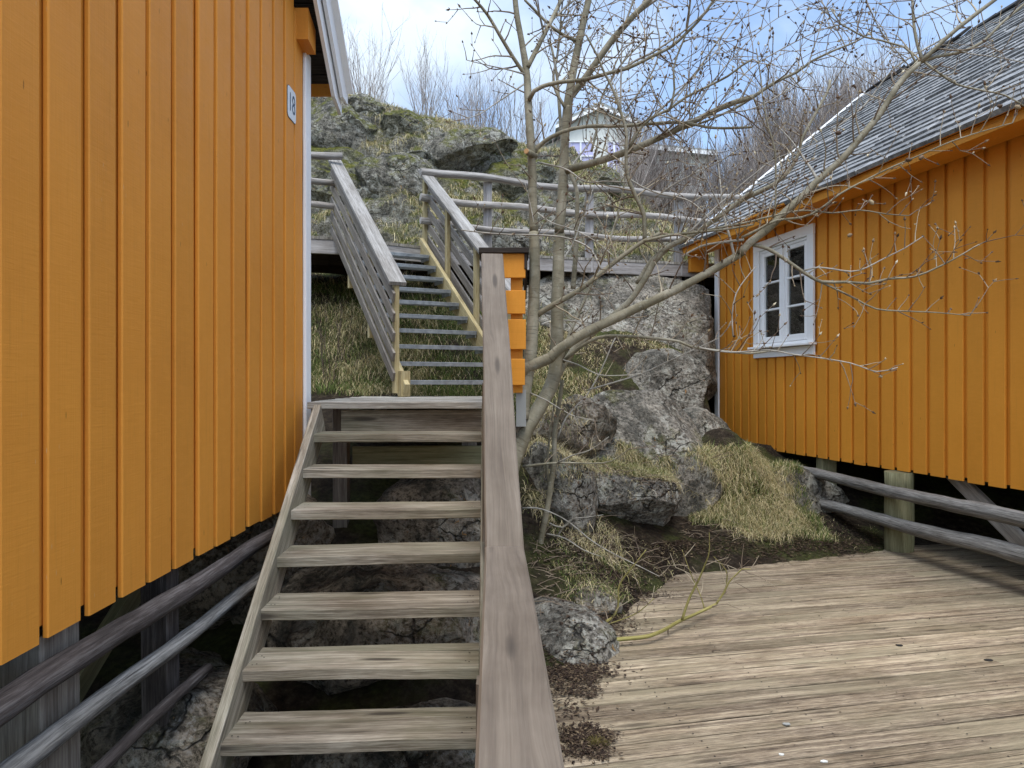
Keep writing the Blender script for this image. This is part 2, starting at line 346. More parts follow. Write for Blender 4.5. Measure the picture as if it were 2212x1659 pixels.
# roof: verge overhang, bargeboards
XV=-1.20; YE=5.17; ZE=3.62   # pointed tip of the barge board
s=.93
def rl(y): return ZE+s*(YE-y)
def quadprism(mb,x,ya,yb,lo,hi,th,tip=0.0):
    # board along the verge between two offsets below roof line, plumb-cut tip
    mb.prism([(x,ya,rl(ya)+lo),(x,yb+tip,rl(yb+tip)+lo),(x,yb,rl(yb)+hi),(x,ya,rl(ya)+hi)],(-th,0,0))
m=MB()
m.prism([(XV-.035,YP,rl(YP)-.03),(XV-.035,YP,rl(YP)-.26),(XV-.035,YE-.22,rl(YE-.22)-.26),(XV-.035,YE-.02,rl(YE)-.11),(XV-.035,YE-.02,rl(YE)-.03)],(-.024,0,0))
m.build('bargeboard',M['white'],cab)
m=MB()
m.prism([(XV,YP,rl(YP)+.06),(XV,YP,rl(YP)-.13),(XV,YE-.12,rl(YE-.12)-.13),(XV,YE+.02,rl(YE)-.02),(XV,YE+.02,rl(YE)+.06)],(-.024,0,0)); m.build('bargeboard',M['white'],cab)
m=MB(); m.board((XV-.012,YP,rl(YP)+.075),(XV-.012,YE+.01,rl(YE+.01)+.07),.11,.02,up=(0,s,1)); m.build('verge_board',M['white'],cab)
m=MB(); m.prism([(XV-.06,YP,rl(YP)+.05),(XV-.06,YE-.01,rl(YE)+.05),(XV-.06,YE-.01,rl(YE)+.09),(XV-.06,YP,rl(YP)+.09)],(-5.5,0,0))
m.prism([(XV-.06,YP,rl(YP)+.05),(XV-.06,YP-4.2,rl(YP)+.05-4.2*s),(XV-.06,YP-4.2,rl(YP)+.09-4.2*s),(XV-.06,YP,rl(YP)+.09)],(-5.5,0,0)); m.build('roof',M['felt'],cab)
m=MB()
for i in range(10):
    yy=YE-.06-.115*i
    m.board((XV-.06,yy,rl(yy)+.035),(XV-2.5,yy,rl(yy)+.035),.15,.018,up=(0,s,1))
m.build('soffit',M['dark'],cab)
m=MB(); m.prism([(XL+.075,YF-.07,3.74),(XL+.075,YF-.07,3.90),(XL+.075,YF-.24,3.96),(XL+.075,YF-.24,3.76)],(-.3,0,0)); 
m.build('purlin_end',M['ochre'],cab)
m=MB(); m.board((XV-.04,YE-.06,rl(YE-.06)-.0),(XL-3,YE-.06,rl(YE-.06)-.0),.03,.09,up=(0,0,1)); m.build('fascia',M['ochre'],cab)
for yy in (.9,):
    m=MB(); m.board((XL-1.3,yy,-.4),(XL-1.3,yy,wb-.1),.15,.15,up=(1,0,0)); m.build('stilt',M['dark'],cab)
for a,b in (((XL-.45,3.75,wb-.08),(XL-.75,2.55,-.45)),):
    m=MB(); m.board(a,b,.15,.05,up=(1,.2,0),seg=6,warp=.004); m.build('brace',M['newdark'],cab)
# house number plate
np_=thing('house_number_plate',(XL+.012,4.42,2.35),'white enamel number plate reading 18 near the white corner board','number plate')
def rr(cx,cz,w,h,r,x,n=5):
    pts=[]
    for (sx,sz,a0) in ((1,1,0),(-1,1,90),(-1,-1,180),(1,-1,270)):
        for i in range(n+1):
            a=math.radians(a0+90*i/n); pts.append((x,cx+sx*(w/2-r)+r*math.cos(a),cz+sz*(h/2-r)+r*math.sin(a)))
    return pts
pw,ph_=.17,.20; pc=P(631,226,4.42); pz=pc.z
m=MB(); m.prism(rr(4.42,pz,pw,ph_,.03,XL+.001),(.003,0,0)); m.build('rim',M['digit'],np_)
m=MB(); m.prism(rr(4.42,pz,pw-.007,ph_-.007,.027,XL+.0042),(.0015,0,0)); m.build('plate',M['enamel'],np_)
cu=bpy.data.curves.new('numerals','FONT'); cu.body='18'; cu.size=.165; cu.extrude=.0004; cu.align_x='CENTER'; cu.align_y='CENTER'; cu.offset=.0; cu.space_character=.95
to=bpy.data.objects.new('numerals',cu); COL.objects.link(to); cu.materials.append(M['digit']); to.parent=np_
to.rotation_euler=(math.radians(90),0,math.radians(90)); to.location=(-.0056,0,pz-2.35); to.scale=(.86,1,1)
bpy.context.view_layer.update(); me=bpy.data.meshes.new_from_object(to.evaluated_get(bpy.context.evaluated_depsgraph_get())); o=bpy.data.objects.new('numerals',me); COL.objects.link(o); o.parent=np_; o.rotation_euler=to.rotation_euler; o.location=to.location; o.scale=to.scale; bpy.data.objects.remove(to); o.name='numerals'

# ------------------------------------------------------------------ right cabin
E=Vector((.208,-.978,0)).normalized(); N=Vector((-.978,-.208,0)).normalized(); IN=-N
W0=Vector((2.92,10.15,0)); zb=EYE-.82; zt=EYE+1.99; LEN=9.0
def W(t,q,z): return W0+E*t+IN*q+Vector((0,0,z))
rc=thing('ochre_cabin',tuple(W(3,2.5,0)),'ochre plank cabin on stilts right of the deck, slate roof and one white window','cabin')
WT0,WT1,WZ0,WZ1=1.02,2.26,EYE+.33,EYE+1.80     # window outer casing
m=MB()
t_=0.0
def vboards(mb,t0,step,w,q,th,mat=None,jit=.003,dz=0.0):
    t=t0
    while t<LEN:
        a=t; b=t+w
        spans=[(zb+dz,zt)]
        if b>WT0+.04 and a<WT1-.04:
            spans=[(zb+dz,WZ0+.03),(WZ1-.03,zt)]
        for z0,z1 in spans:
            jz=random.uniform(-.006,.006) if z0<zb+.1 else 0
            mb.board(W((a+b)/2,q,z0+jz),W((a+b)/2,q,z1),w,th,up=N,ch=.004,seg=4 if z1-z0>1 else 1,warp=.002)
        t+=step+random.uniform(-jit,jit)
vboards(m,.02,.2,.196,.035,.02,jit=0,dz=.025); vboards(m,.11,.2,.155,.011,.022)
m.build('wall',M['ochre_r'],rc)
m=MB(); m.prism([W(.04,.06,zb),W(WT0+.05,.06,zb),W(WT0+.05,.06,zt),W(.04,.06,zt)],IN*.06)
m.prism([W(WT1-.05,.06,zb),W(LEN,.06,zb),W(LEN,.06,zt),W(WT1-.05,.06,zt)],IN*.06)
m.prism([W(0.04,5.6,zb),W(LEN,5.6,zb),W(LEN,5.6,zt),W(0.04,5.6,zt)],IN*.06)
m.prism([W(LEN,.06,zb),W(LEN,5.6,zb),W(LEN,5.6,zt),W(LEN,2.88,zt+2.2),W(LEN,.06,zt)],E*.06)
m.prism([W(.04,.1,zb+.001),W(LEN-.01,.1,zb+.001),W(LEN-.01,5.59,zb+.001),W(.04,5.59,zb+.001)],(0,0,.05))
m.prism([W(.04,.1,zt-.05),W(LEN-.01,.1,zt-.05),W(LEN-.01,5.59,zt-.05),W(.04,5.59,zt-.05)],(0,0,.03)); m.build('frame',M['dark'],rc)
m=MB(); m.prism([W(0,.03,zb),W(0,5.65,zb),W(0,5.65,zt),W(0,2.88,zt+2.25),W(0,.03,zt)],E*.03); m.build('gable_wall',M['ochre_r'],rc)
m=MB(); m.board(W(.05,-.012,zb+.22),W(.05,-.012,zt),.10,.024,up=N,ch=.003); m.board(W(-.025,.04,zb+.22),W(-.025,.04,zt),.10,.024,up=E,ch=.003); m.build('corner_board',M['white'],rc)
m=MB(); m.board(W(.05,-.010,zb),W(.05,-.010,zb+.218),.10,.022,up=N); m.build('corner_block',M['ochre_r'],rc)
# window
win=MB()
def wbar(mb,t0,t1,z0,z1,q,th,ch=.003):
    if z1-z0>t1-t0: mb.board(W((t0+t1)/2,q,z0),W((t0+t1)/2,q,z1),t1-t0,th,up=N,ch=ch)
    else: mb.board(W(t0,q,(z0+z1)/2),W(t1,q,(z0+z1)/2),z1-z0,th,up=N,ch=ch)
cw=.115
wbar(win,WT0,WT0+cw,WZ0+.14,WZ1-cw,-.014,.028); wbar(win,WT1-cw,WT1,WZ0+.14,WZ1-cw,-.014,.028); wbar(win,WT0,WT1,WZ1-cw,WZ1,-.014,.028)
wf=win.build('window',M['white'],rc)
mb=MB(); mb.board(W(WT0-.02,-.045,WZ0+.125),W(WT1+.02,-.045,WZ0+.125),.10,.028,up=(0,0,1)); wbar(mb,WT0,WT1,WZ0,WZ0+.105,-.012,.024); mb.build('sill',M['white'],wf)
a0,a1,b0,b1=WT0+cw,WT1-cw,WZ0+.14,WZ1-cw; mid=(a0+a1)/2
mb=MB(); wbar(mb,a0,a0+.035,b0,b1,.03,.06); wbar(mb,a1-.035,a1,b0,b1,.03,.06); wbar(mb,a0+.037,a1-.037,b0,b0+.035,.03,.058); wbar(mb,a0+.037,a1-.037,b1-.035,b1,.03,.058); wbar(mb,mid-.03,mid+.03,b0+.037,b1-.037,.028,.062); mb.build('window_frame',M['white'],wf)
for (s0,s1) in ((a0+.04,mid-.034),(mid+.034,a1-.04)):
    z0,z1=b0+.04,b1-.04; mb=MB(); sw=.05
    wbar(mb,s0,s0+sw,z0,z1,.022,.04); wbar(mb,s1-sw,s1,z0,z1,.022,.04); wbar(mb,s0+sw+.001,s1-sw-.001,z0,z0+.075,.022,.038); wbar(mb,s0+sw+.001,s1-sw-.001,z1-sw,z1,.022,.038)
    gh=(z1-sw-z0-.075)/3
    for k in (1,2): wbar(mb,s0+sw+.001,s1-sw-.001,z0+.075+gh*k-.012,z0+.075+gh*k+.012,.018,.028)
    mb.build('sash',M['white'],wf)
    mb=MB(); mb.prism([W(s0+.03,.028,z0+.04),W(s1-.03,.028,z0+.04),W(s1-.03,.028,z1-.03),W(s0+.03,.028,z1-.03)],IN*.004); mb.build('pane',M['glass'],wf)
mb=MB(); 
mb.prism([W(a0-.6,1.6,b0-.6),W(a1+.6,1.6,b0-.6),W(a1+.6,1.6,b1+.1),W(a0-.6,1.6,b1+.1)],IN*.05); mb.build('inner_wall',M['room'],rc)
mb=MB()
for (c0,c1) in ((a0+.0,a0+.30),(a1-.42,a1-.04)):
    n=14; 
    for i in range(n):
        ta=c0+(c1-c0)*i/n; tb=c0+(c1-c0)*(i+1)/n; qa=.14+.02*math.sin(i*2.1); qb=.14+.02*math.sin((i+1)*2.1)
        mb.quad(W(ta,qa,b0),W(tb,qb,b0),W(tb,qb,b1),W(ta,qa,b1))
mb.build('curtain',M['curtain'],rc)
# roof
RP=math.tan(math.radians(39)); q0=-.35; z_e=EYE+1.99; qr=2.88
def R(t,q,h=0.0): # point on roof plane, h above it along the normal
    nn=Vector((0,0,1))*math.cos(math.radians(39))+N*math.sin(math.radians(39))
    return W(t,q,z_e+RP*(q-q0))+nn*h
m=MB(); m.prism([R(-.38,q0+.01,-.03),R(LEN,q0+.01,-.03),R(LEN,qr,-.03),R(-.38,qr,-.03)],(R(0,0,.0)-R(0,0,.03))*1.0); 
pk=R(0,qr,-.03).z
m.prism([Vector((*R(-.38,qr,-.03).xy,pk)),Vector((*R(LEN,qr,-.03).xy,pk)),Vector((*W(LEN,qr+3.3,0).xy,pk-3.3*RP)),Vector((*W(-.38,qr+3.3,0).xy,pk-3.3*RP))],(0,0,.035)); rf=m.build('roof',M['felt'],rc)
m=MB(); course=.150; nslope=int((qr-q0)/math.cos(math.radians(39))/course)+1
dirup=(R(0,1)-R(0,0)).normalized()
for i in range(nslope):
    q=q0-.03+i*course*math.cos(math.radians(39)); tt=-.40+random.uniform(-.2,0)
    while tt<LEN:
        w=random.uniform(.22,.5); a=max(tt,-.40); b=min(tt+w,LEN); tt+=w+.006
        if b-a<.03: continue
        L=min(.30,(qr-q)/math.cos(math.radians(39))+.02); 
        if L<.06: continue
        jt=random.uniform(-.02,.02); c=(a+b)/2; th=random.uniform(.030,.046)
        p=R(c,q,.034+random.uniform(0,.008))+dirup*jt; p2=R(c,q,.0)+dirup*L
        m.board(p,p2+ (R(0,0,.004)-R(0,0,0)),b-a,th,up=(R(0,0,1)-R(0,0,0)),ch=.006)
m.build('slate_courses',M['slate'],rf)
m=MB(); tt=-.40
while tt<LEN:
    L=random.uniform(.28,.45); z=random.uniform(.02,.05)
    m.board(R(tt,qr-.05,.045),R(tt+L+.03,qr-.05,.052+z*.3),.20,.035,up=(R(0,0,1)-R(0,0,0)),ch=.01,seg=3,warp=.03); tt+=L-.02
m.build('ridge_cap',M['felt'],rf)
m=MB(); m.board(W(-.36,q0+.012,z_e-.055),W(LEN,q0+.012,z_e-.055),.095,.022,up=N); m.build('fascia',M['ochre_r'],rc)
m=MB(); m.board(W(-.36,q0-.02,z_e+.012),W(LEN,q0-.02,z_e+.012),.05,.03,up=(0,0,1)); m.build('eaves_strip',M['ochre_r'],rc)
m=MB(); m.board(W(-.36,-.17,z_e-.075),W(LEN,-.17,z_e-.075),.32,.016,up=(0,0,1)); m.build('soffit',M['ochre_r'],rc)
m=MB()
m.prism([W(-.40,q0,z_e-.10),W(-.40,qr,z_e-.10+RP*(qr-q0)),W(-.40,qr,z_e+.075+RP*(qr-q0)),W(-.40,q0,z_e+.06)],-E*.024); m.build('bargeboard',M['white'],rc)
m=MB(); m.board(R(-.42,q0,.05),R(-.42,qr-.05,.05),.12,.02,up=(R(0,0,1)-R(0,0,0))); m.build('verge_board',M['white'],rc)
m=MB(); m.prism([W(-.37,-.26,z_e-.085),W(-.37,-.12,z_e-.085),W(-.37,.02,z_e-.085),W(-.37,.02,z_e-.32),W(-.37,-.10,z_e-.35),W(-.37,-.26,z_e-.35)],E*.10); m.build('purlin_end',M['ochre_r'],rc)
def qpl(px,py,q):
    r=Vector(((px-1106)/F,1,0)); return P(px,py,(N.dot(W0)-q)/N.dot(r))
# stilts and brace
for px,py,d,w in ((1785,1073,7.95,.16),(1942,1187,6.68,.20)):
    p=P(px,py,d); m=MB()
    if w>.18: m.tube([Vector((p.x,p.y,z)) for z in np.linspace(-.12,zb-.005,9)],[.128]*9,n=14,rough=.05)
    else: m.board((p.x,p.y,-.1),(p.x,p.y,zb-.005),w,.16,up=(0,-1,0),seg=5,warp=.006)
    m.build('stilt',M['newdark'],rc)
m=MB(); m.board(qpl(2010,975,.13),qpl(2320,1285,.13),.13,.05,up=N,seg=4,warp=.004); m.build('brace',M['greyd'],rc)
for t in (2.,5.,8.):
    m=MB(); m.board(W(t,2.6,-.2),W(t,2.6,zb),.16,.16,up=(1,0,0)); m.build('stilt',M['dark'],rc)
# ------------------------------------------------------------------ lower staircase
st=thing('wooden_staircase',(-.7,3.5,0),'weathered grey plank staircase with open risers climbing beside the tall cabin','staircase')
d1=Vector((-.035,.9994,0)); r1=Vector((.999,.045,0)); T0=Vector((-1.134,2.76,.161)); GO=.247; RI=.1833
def S(i,x,dy=0,dz=0): return T0+d1*(GO*i+dy)+Vector((0,0,RI*i+dz))+r1*x
for i in range(7):
    m=MB()
    if i<1: wd=[(.0,.085),(.088,.195)]
    elif i==1: wd=[(0,.20),(.203,.08)]
    else: wd=[(0,.265)]
    wd=[(0,.19),(.194,.085)] if i==0 else wd
    for (o_,w) in wd:
        tl=random.uniform(-.004,.004)
        m.board(S(i,.0,o_+w/2,-.025+tl),S(i,1.0,o_+w/2,-.025-tl),w,.05,up=(0,0,1),ch=.004,seg=14,warp=.006)
    m.build('tread',M['tread'],st)
SL=RI/GO
for x in (-.022,1.026):
    m=MB(); n_=Vector((0,-RI,GO)).normalized(); ax_=(d1*GO+Vector((0,0,RI))).normalized()
    a=S(-1.6,x,.095,-.03); b=S(6.62,x,.095,-.03)
    m.board(a,b,.045,.215,up=(0,0,1),ch=.003,seg=24,warp=.005); m.build('stringer',M['tread'],st)
LZ=1.444
m=MB(); m.board((-1.10,4.585,LZ-.14),(-.19,4.625,LZ-.14),.03,.18,up=(0,0,1),seg=6,warp=.004)
m.build('riser_board',M['tread'],st)
m=MB(); m.board((-1.075,4.80,LZ-.38),(-.20,4.84,LZ-.38),.04,.15,up=(0,0,1),seg=6,warp=.004); m.build('bearer',M['newdark'],st)
m=MB()
for k in range(18):
    y=4.555+.13*k; xl=-1.30 if y<4.9 else -1.36
    m.board((xl+random.uniform(-.01,.01)-.02*(y-4.5),y,LZ-.022+random.uniform(-.002,.002)),(-.03-.04*(y-4.5),y+.05,LZ-.022),.124,.042,up=(0,0,1),ch=.004,seg=8,warp=.004)
m.build('landing',M['landing'],st)
for x,y in ((-1.20,5.0),(-.3,5.0),(-1.2,6.5),(-.4,6.6)):
    m=MB(); m.board((x,y,-.3),(x,y,LZ-.046),.1,.1,up=(0,1,0)); m.build('post',M['greyd'],st)
# hand rail: a level piece, then a piece that climbs with the flight
zr0=EYE-.617; zr1=EYE-.606; zr2=EYE+.872
m=MB(); m.board((.0282,.55,zr0-.0225),(-.0275,2.65,zr1-.0225),.145,.045,up=(0,0,1),ch=.006,seg=20,warp=.004,r=.75); m.build('handrail',M['rail'],st)
m=MB(); m.board((-.0275,2.654,zr1-.0235),(-.1315,4.745,zr2-.0225),.145,.045,up=(0,0,1),ch=.006,seg=20,warp=.004,r=.35); m.build('handrail',M['rail'],st)
for x,y,top in ((-.005,1.6,zr0-.05),(-.03,2.72,zr1-.02),(-.075,3.6,zr1+.61)):
    m=MB(); m.board((x-.04,y,-.3),(x-.04,y,top),.07,.05,up=(0,1,0)); m.build('baluster',M['rail'],st)
for k,dz in enumerate((.2,.4,.6)):
    m=MB(); m.board((.028-.045,.6,zr0-.05-dz),(-.0275-.045,2.65,zr1-.05-dz),.022,.12,up=(0,0,1)); m.build('rail_slat',M['rail'],st)
    m=MB(); m.board((-.0275-.035,2.66,zr1-.05-dz),(-.1315-.035,4.70,zr2-.07-dz),.022,.12,up=(0,0,1)); m.build('rail_slat',M['rail'],st)
# pale droppings on the rail stay tiny, part of it
m=MB()
for (px,py) in ((1150,1545),):
    p=P(px,py,1.315); c=[(p.x+.007*math.cos(a)*(1+.3*math.sin(3*a)),p.y+.004*math.sin(a),zr0+.0005) for a in np.linspace(0,5.9,12)]; m.prism(c,(0,0,.0012))
m.build('bird_dropping',M['shell'],st)
# ------------------------------------------------------------------ ochre plank screen at the stair head
ps=thing('plank_screen',(-.05,4.82,1.2),'short ochre board screen under a dark cap at the top of the handrail','screen')
def D(px,py,d=4.8): return P(px,py,d)
m=MB(); a=D(1034,540,4.78); b=D(1143,540,4.78); m.board((a.x,4.94,a.z),(b.x,4.94,a.z),.32,.036,up=(0,0,1),ch=.003); m.build('cap',M['dark'],ps)
m=MB(); x0=D(1103,0,4.86).x; x1=D(1129,0,4.86).x; m.board(((x0+x1)/2,4.88,1.50),((x0+x1)/2,4.88,a.z-.02),x1-x0,.05,up=(0,1,0)); m.build('screen_post',M['ochre_r'],ps)
for (yt,yb,xl,xr) in ((547,600,1046,1135),(627,677.5,1046,1135),(690,754.5,1046,1136),(775,832,1046,1134)):
    tl=D(xl,yt); br=D(xr,yb); m=MB(); m.board((tl.x,4.82,(tl.z+br.z)/2),(br.x,4.82,(tl.z+br.z)/2),tl.z-br.z,.022,up=(0,-1,0),ch=.003,seg=3,warp=.002); m.build('plank',M['ochre_r'],ps)
for (yt,yb) in ((600,627),(679,690)):
    pass
m=MB()
m.prism([(D(1143,0,4.80).x-.012,4.80,a.z-.02),(D(1143,0,4.8).x-.012,5.05,a.z-.02),(D(1143,0,4.8).x-.012,5.05,a.z-.30),(D(1143,0,4.8).x-.012,4.80,a.z-.12)],(-.02,0,0)); m.build('side_board',M['dark'],ps)
m=MB(); p=D(1127,895,4.88); m.board((p.x-.005,4.90,1.268),(p.x-.005,4.90,1.52),.07,.05,up=(0,1,0)); m.build('base_post',M['plastic'],ps)
# ------------------------------------------------------------------ upper flight with metal treads
d2=Vector((-.44,.898,0)); r2=Vector((.898,.44,0)); L0=Vector((-.944,6.41,EYE+.035)); G2=.25; R2=.175
fl=thing('metal_tread_staircase',(-1,7.5,1.5),'upper flight of ten galvanised treads between slatted railings with yellowish new posts','staircase')
def U(i,x,dy=0,dz=0): return L0+d2*(G2*i+dy)+Vector((0,0,R2*i+dz))+r2*x
for i in range(10):
    m=MB()
    m.board(U(i,.0,.015,-.006),U(i,1.0,.015,-.006),.045,.012,up=(0,0,1),ch=.002)
    m.board(U(i,.0,-.004,-.022),U(i,1.0,-.004,-.022),.006,.036,up=(0,0,1),ch=.001)
    for k in range(7): m.board(U(i,.0,.06+.032*k,-.012),U(i,1.0,.06+.032*k,-.012),.007,.022,up=(0,0,1),ch=.001)
    for k in range(25): m.board(U(i,.02+.04*k,.02,-.012),U(i,.02+.04*k,.26,-.012),.004,.018,up=(0,0,1),ch=.0005)
    tr=m.build('tread',M['steel'],fl)
    for x in (.012,.988): m=MB(); m.board(U(i,x,.0,-.04),U(i,x,.25,-.04),.012,.055,up=(0,0,1),ch=.001); m.build('tread_bracket',M['steel'],tr)
def slope(mb,x,i0,i1,dz,w,t,seg=8,dy=.1):
    mb.board(U(i0,x,dy,dz),U(i1,x,dy,dz),w,t,up=(0,0,1),ch=.003,seg=seg,warp=.003)
for x in (-.03,1.03):
    m=MB(); slope(m,x,-.55,10.3,-.03,.048,.21); m.build('stringer',M['new'],fl)
HR=.93
for side,x in (('l',-.085),('r',1.085)):
    m=MB(); i0=-.35 if side=='l' else -.5; slope(m,x,i0,10.5,HR,.16,.035,12); m.build('handrail',M['grey'],fl)
    for k in range(5):
        m=MB(); xo=x+(-.035 if side=='l' else .035); slope(m,xo,-.3,10.3,.08+k*.178,.022,.092,10); m.build('rail_slat',M['greyd'],fl)
    for i in (-.1,3.4,6.9,10.2):
        m=MB(); w_=.075
        m.board(U(i,x,.1,-.16 if i>0 else -.10),U(i,x,.1,HR-.03),w_,.045,up=tuple(r2),ch=.003); m.build('post',M['new'],fl)
m=MB(); m.board(U(-.1,-.03,.03,-.13),U(-.1,-.03,.03,.10),.09,.09,up=tuple(d2)); m.build('newel_foot',M['new'],fl)
# ------------------------------------------------------------------ boardwalk on the slope
BZ=EYE+1.79
path=[Vector((-4.6,8.0,BZ)),Vector((-2.02,8.70,BZ)),Vector((-1.12,9.26,BZ)),Vector((.28,9.88,BZ)),Vector((2.9,10.55,BZ)),Vector((5.2,11.05,BZ)),Vector((9,11.5,BZ))]
bw=thing('boardwalk',(1,10.5,3),'raised grey plank boardwalk on short posts crossing the rock slope','boardwalk')
mb=MB(); mf=MB()
for a,b in zip(path[:-1],path[1:]):
    dr=(b-a).normalized(); nr=Vector((-dr.y,dr.x,0)); n=int((b-a).length/.125)
    for k in range(n):
        c=a+dr*((k+.5)*(b-a).length/n); mb.board(c+nr*(-.03)-V(0,0,.02),c+nr*1.45-V(0,0,.02+random.uniform(-.002,.002)),(b-a).length/n-.006,.036,up=(0,0,1),ch=.002)
    mf.board(a-V(0,0,.125),b-V(0,0,.125),.045,.17,up=(0,0,1),seg=5,warp=.003)
mb.build('decking',M['landing'],bw); mf.build('edge_beam',M['greypale'],bw)
m=MB()
for a,b in zip(path[:-1],path[1:]):
    dr=(b-a).normalized(); nr=Vector((-dr.y,dr.x,0)); m.board(a+nr*.7-V(0,0,.14),b+nr*.7-V(0,0,.14),.05,.18,up=(0,0,1)); m.board(a+nr*1.4-V(0,0,.14),b+nr*1.4-V(0,0,.14),.05,.18,up=(0,0,1))
m.build('joist',M['dark'],bw)
def along(x):
    for a,b in zip(path[:-1],path[1:]):
        if a.x<=x<=b.x: return a.lerp(b,(x-a.x)/(b.x-a.x))
for x in (-3.2,-.4,1.15,2.45,3.8,5):
    p=along(x)+V(0,.10,0); m=MB(); m.tube([(p.x,p.y,z) for z in np.linspace(1.9,BZ-.045,6)],.07,n=10,rough=.03); m.build('post',M['greypale'],bw)
def logfence(name,label,x0,x1,hs,posts,ex=None):
    t=thing(name,tuple(along((x0+x1)/2)),label,'log fence','log fences along the boardwalk')
    for h,rad in hs:
        pts=[]; n=max(4,int((x1-x0)/.25))
        for k in range(n+1):
            p=along(x0+(x1-x0)*k/n)+V(0,-.07,h+.02*math.sin(k*.9+h*5)); pts.append(p)
        if ex and h>.9: pts[0]=Vector(ex)
        m=MB(); m.tube(pts,[rad*(1-.15*k/len(pts)) for k in range(len(pts))],n=12,rough=.06); m.build('log_rail',M['logpale'],t)
    for x in posts:
        p=along(x); m=MB(); m.board((p.x,p.y+.03,BZ-.2),(p.x,p.y+.03,BZ+hs[0][0]-.02),.115,.09,up=(0,1,0),seg=4,warp=.004); m.build('post',M['greypale'],t)
logfence('log_fence','weathered three rail log fence on the boardwalk right of the upper stair',-1.18,5.0,((.965,.052),(.62,.048),(.30,.045)),(-.33,1.1,2.45,3.9))
logfence('log_fence','short stretch of log fence between the tall cabin and the upper stair',-4.4,-2.06,((.965,.052),(.66,.045),(.36,.045)),(-3.1,))
# ------------------------------------------------------------------ log rails below the cabins
def qplane(px,py,q):
    r=Vector(((px-1106)/F,1,0)); d=(N.dot(W0)-q)/N.dot(r); return P(px,py,d)
t=thing('log_rail_barrier',tuple(qplane(1942,1100,-.2)),'pair of grey logs fixed along the stilts of the right cabin','log barrier')
for (a,b,ra,rb,mt) in (((1693,1008),(2330,1152),.052,.062,'log'),((1748,1082),(2330,1232),.05,.07,'logd')):
    p=qplane(*a,-.19); q=qplane(*b,-.19); n=24
    m=MB(); m.tube([p.lerp(q,k/n)+V(0,0,.007*math.sin(k*.4)) for k in range(n+1)],[ra+(rb-ra)*k/n for k in range(n+1)],n=14,rough=.09); m.build('log',M['log'],t)
t=thing('log_rail_barrier',(XL,2.4,0),'three bare logs on dark posts under the edge of the left cabin','log barrier')
for (h,ra,y0_,y1_,mt) in ((.865,.043,.6,4.35,'logd'),(1.06,.034,.6,4.45,'log'),(1.275,.026,.7,3.2,'logd')):
    n=26; m=MB(); m.tube([V(XL+.005,y0_+(y1_-y0_)*k/n,EYE-h+.006*math.sin(k*.6+h)) for k in range(n+1)],[ra*(1.08-.2*k/n) for k in range(n+1)],n=14,rough=.08,freq=9); m.build('log',M[mt],t)
for y,w,mt in ((2.26,.2,'greyd'),(3.01,.11,'logd')):
    m=MB(); xx=XL-.06-w/2; m.board((xx,y,-.4),(xx,y,wb-.03),w,w,up=(0,1,0),seg=8,warp=.006); m.build('post',M[mt],t)
# ------------------------------------------------------------------ deck in front of the right cabin
UD=Vector((.978,.208,0)).normalized(); VD=Vector((-.208,.978,0)).normalized()
m=MB(); v=-1.2; 
while v<6.35:
    w=.116
    def ux(x): return (x+.208*(v+w/2))/.978
    ul=ux(.06); ur=ux(7.2); joint=ul+random.uniform(2.6,6.5)
    for a,b in ((ul,joint-.002),(joint+.002,ur)):
        m.board(UD*a+VD*(v+w/2)+V(0,0,-.018+random.uniform(-.0025,.0015)),UD*b+VD*(v+w/2)+V(0,0,-.018+random.uniform(-.0025,.0015)),w,.036,up=(0,0,1),ch=.004,seg=10,warp=.004)
    v+=w+random.uniform(.010,.015)
dk=m.build('deck',M['deck'],None,loc=(2,3,0)); tag(dk,kind='structure')
m=MB()
def screw(mb,p,r=.0045,up=Vector((0,0,1))):
    x=Vector((1,0,0)); y=Vector((0,1,0)); b=len(mb.v)
    for k in range(6): mb.v.append(p+x*r*math.cos(k*1.047)+y*r*math.sin(k*1.047))
    mb.face(tuple(b+k for k in range(6)),tuple((0,0) for _ in range(6)),random.random())
v=-1.2+.06
for row in range(46):
    for k in range(1,12):
        for dv in (-.035,.035):
            u=.25+.6*k+random.gauss(0,.006); p=UD*u+VD*(v+dv+random.gauss(0,.004)); 
            if .15<p.x<6.5 and p.y>.8: screw(m,Vector((p.x,p.y,.0032)))
    v+=.126
m.build('deck_screws',M['felt'],dk)['kind']='stuff'
m=MB()
for i in range(7):
    for x in (.03,.05,.95,.97):
        for dy in (.05,.16): 
            p=S(i,x+random.gauss(0,.006),dy+random.gauss(0,.01),.0035); screw(m,p,.004)
m.build('tread_screws',M['felt'],st)['kind']='stuff'
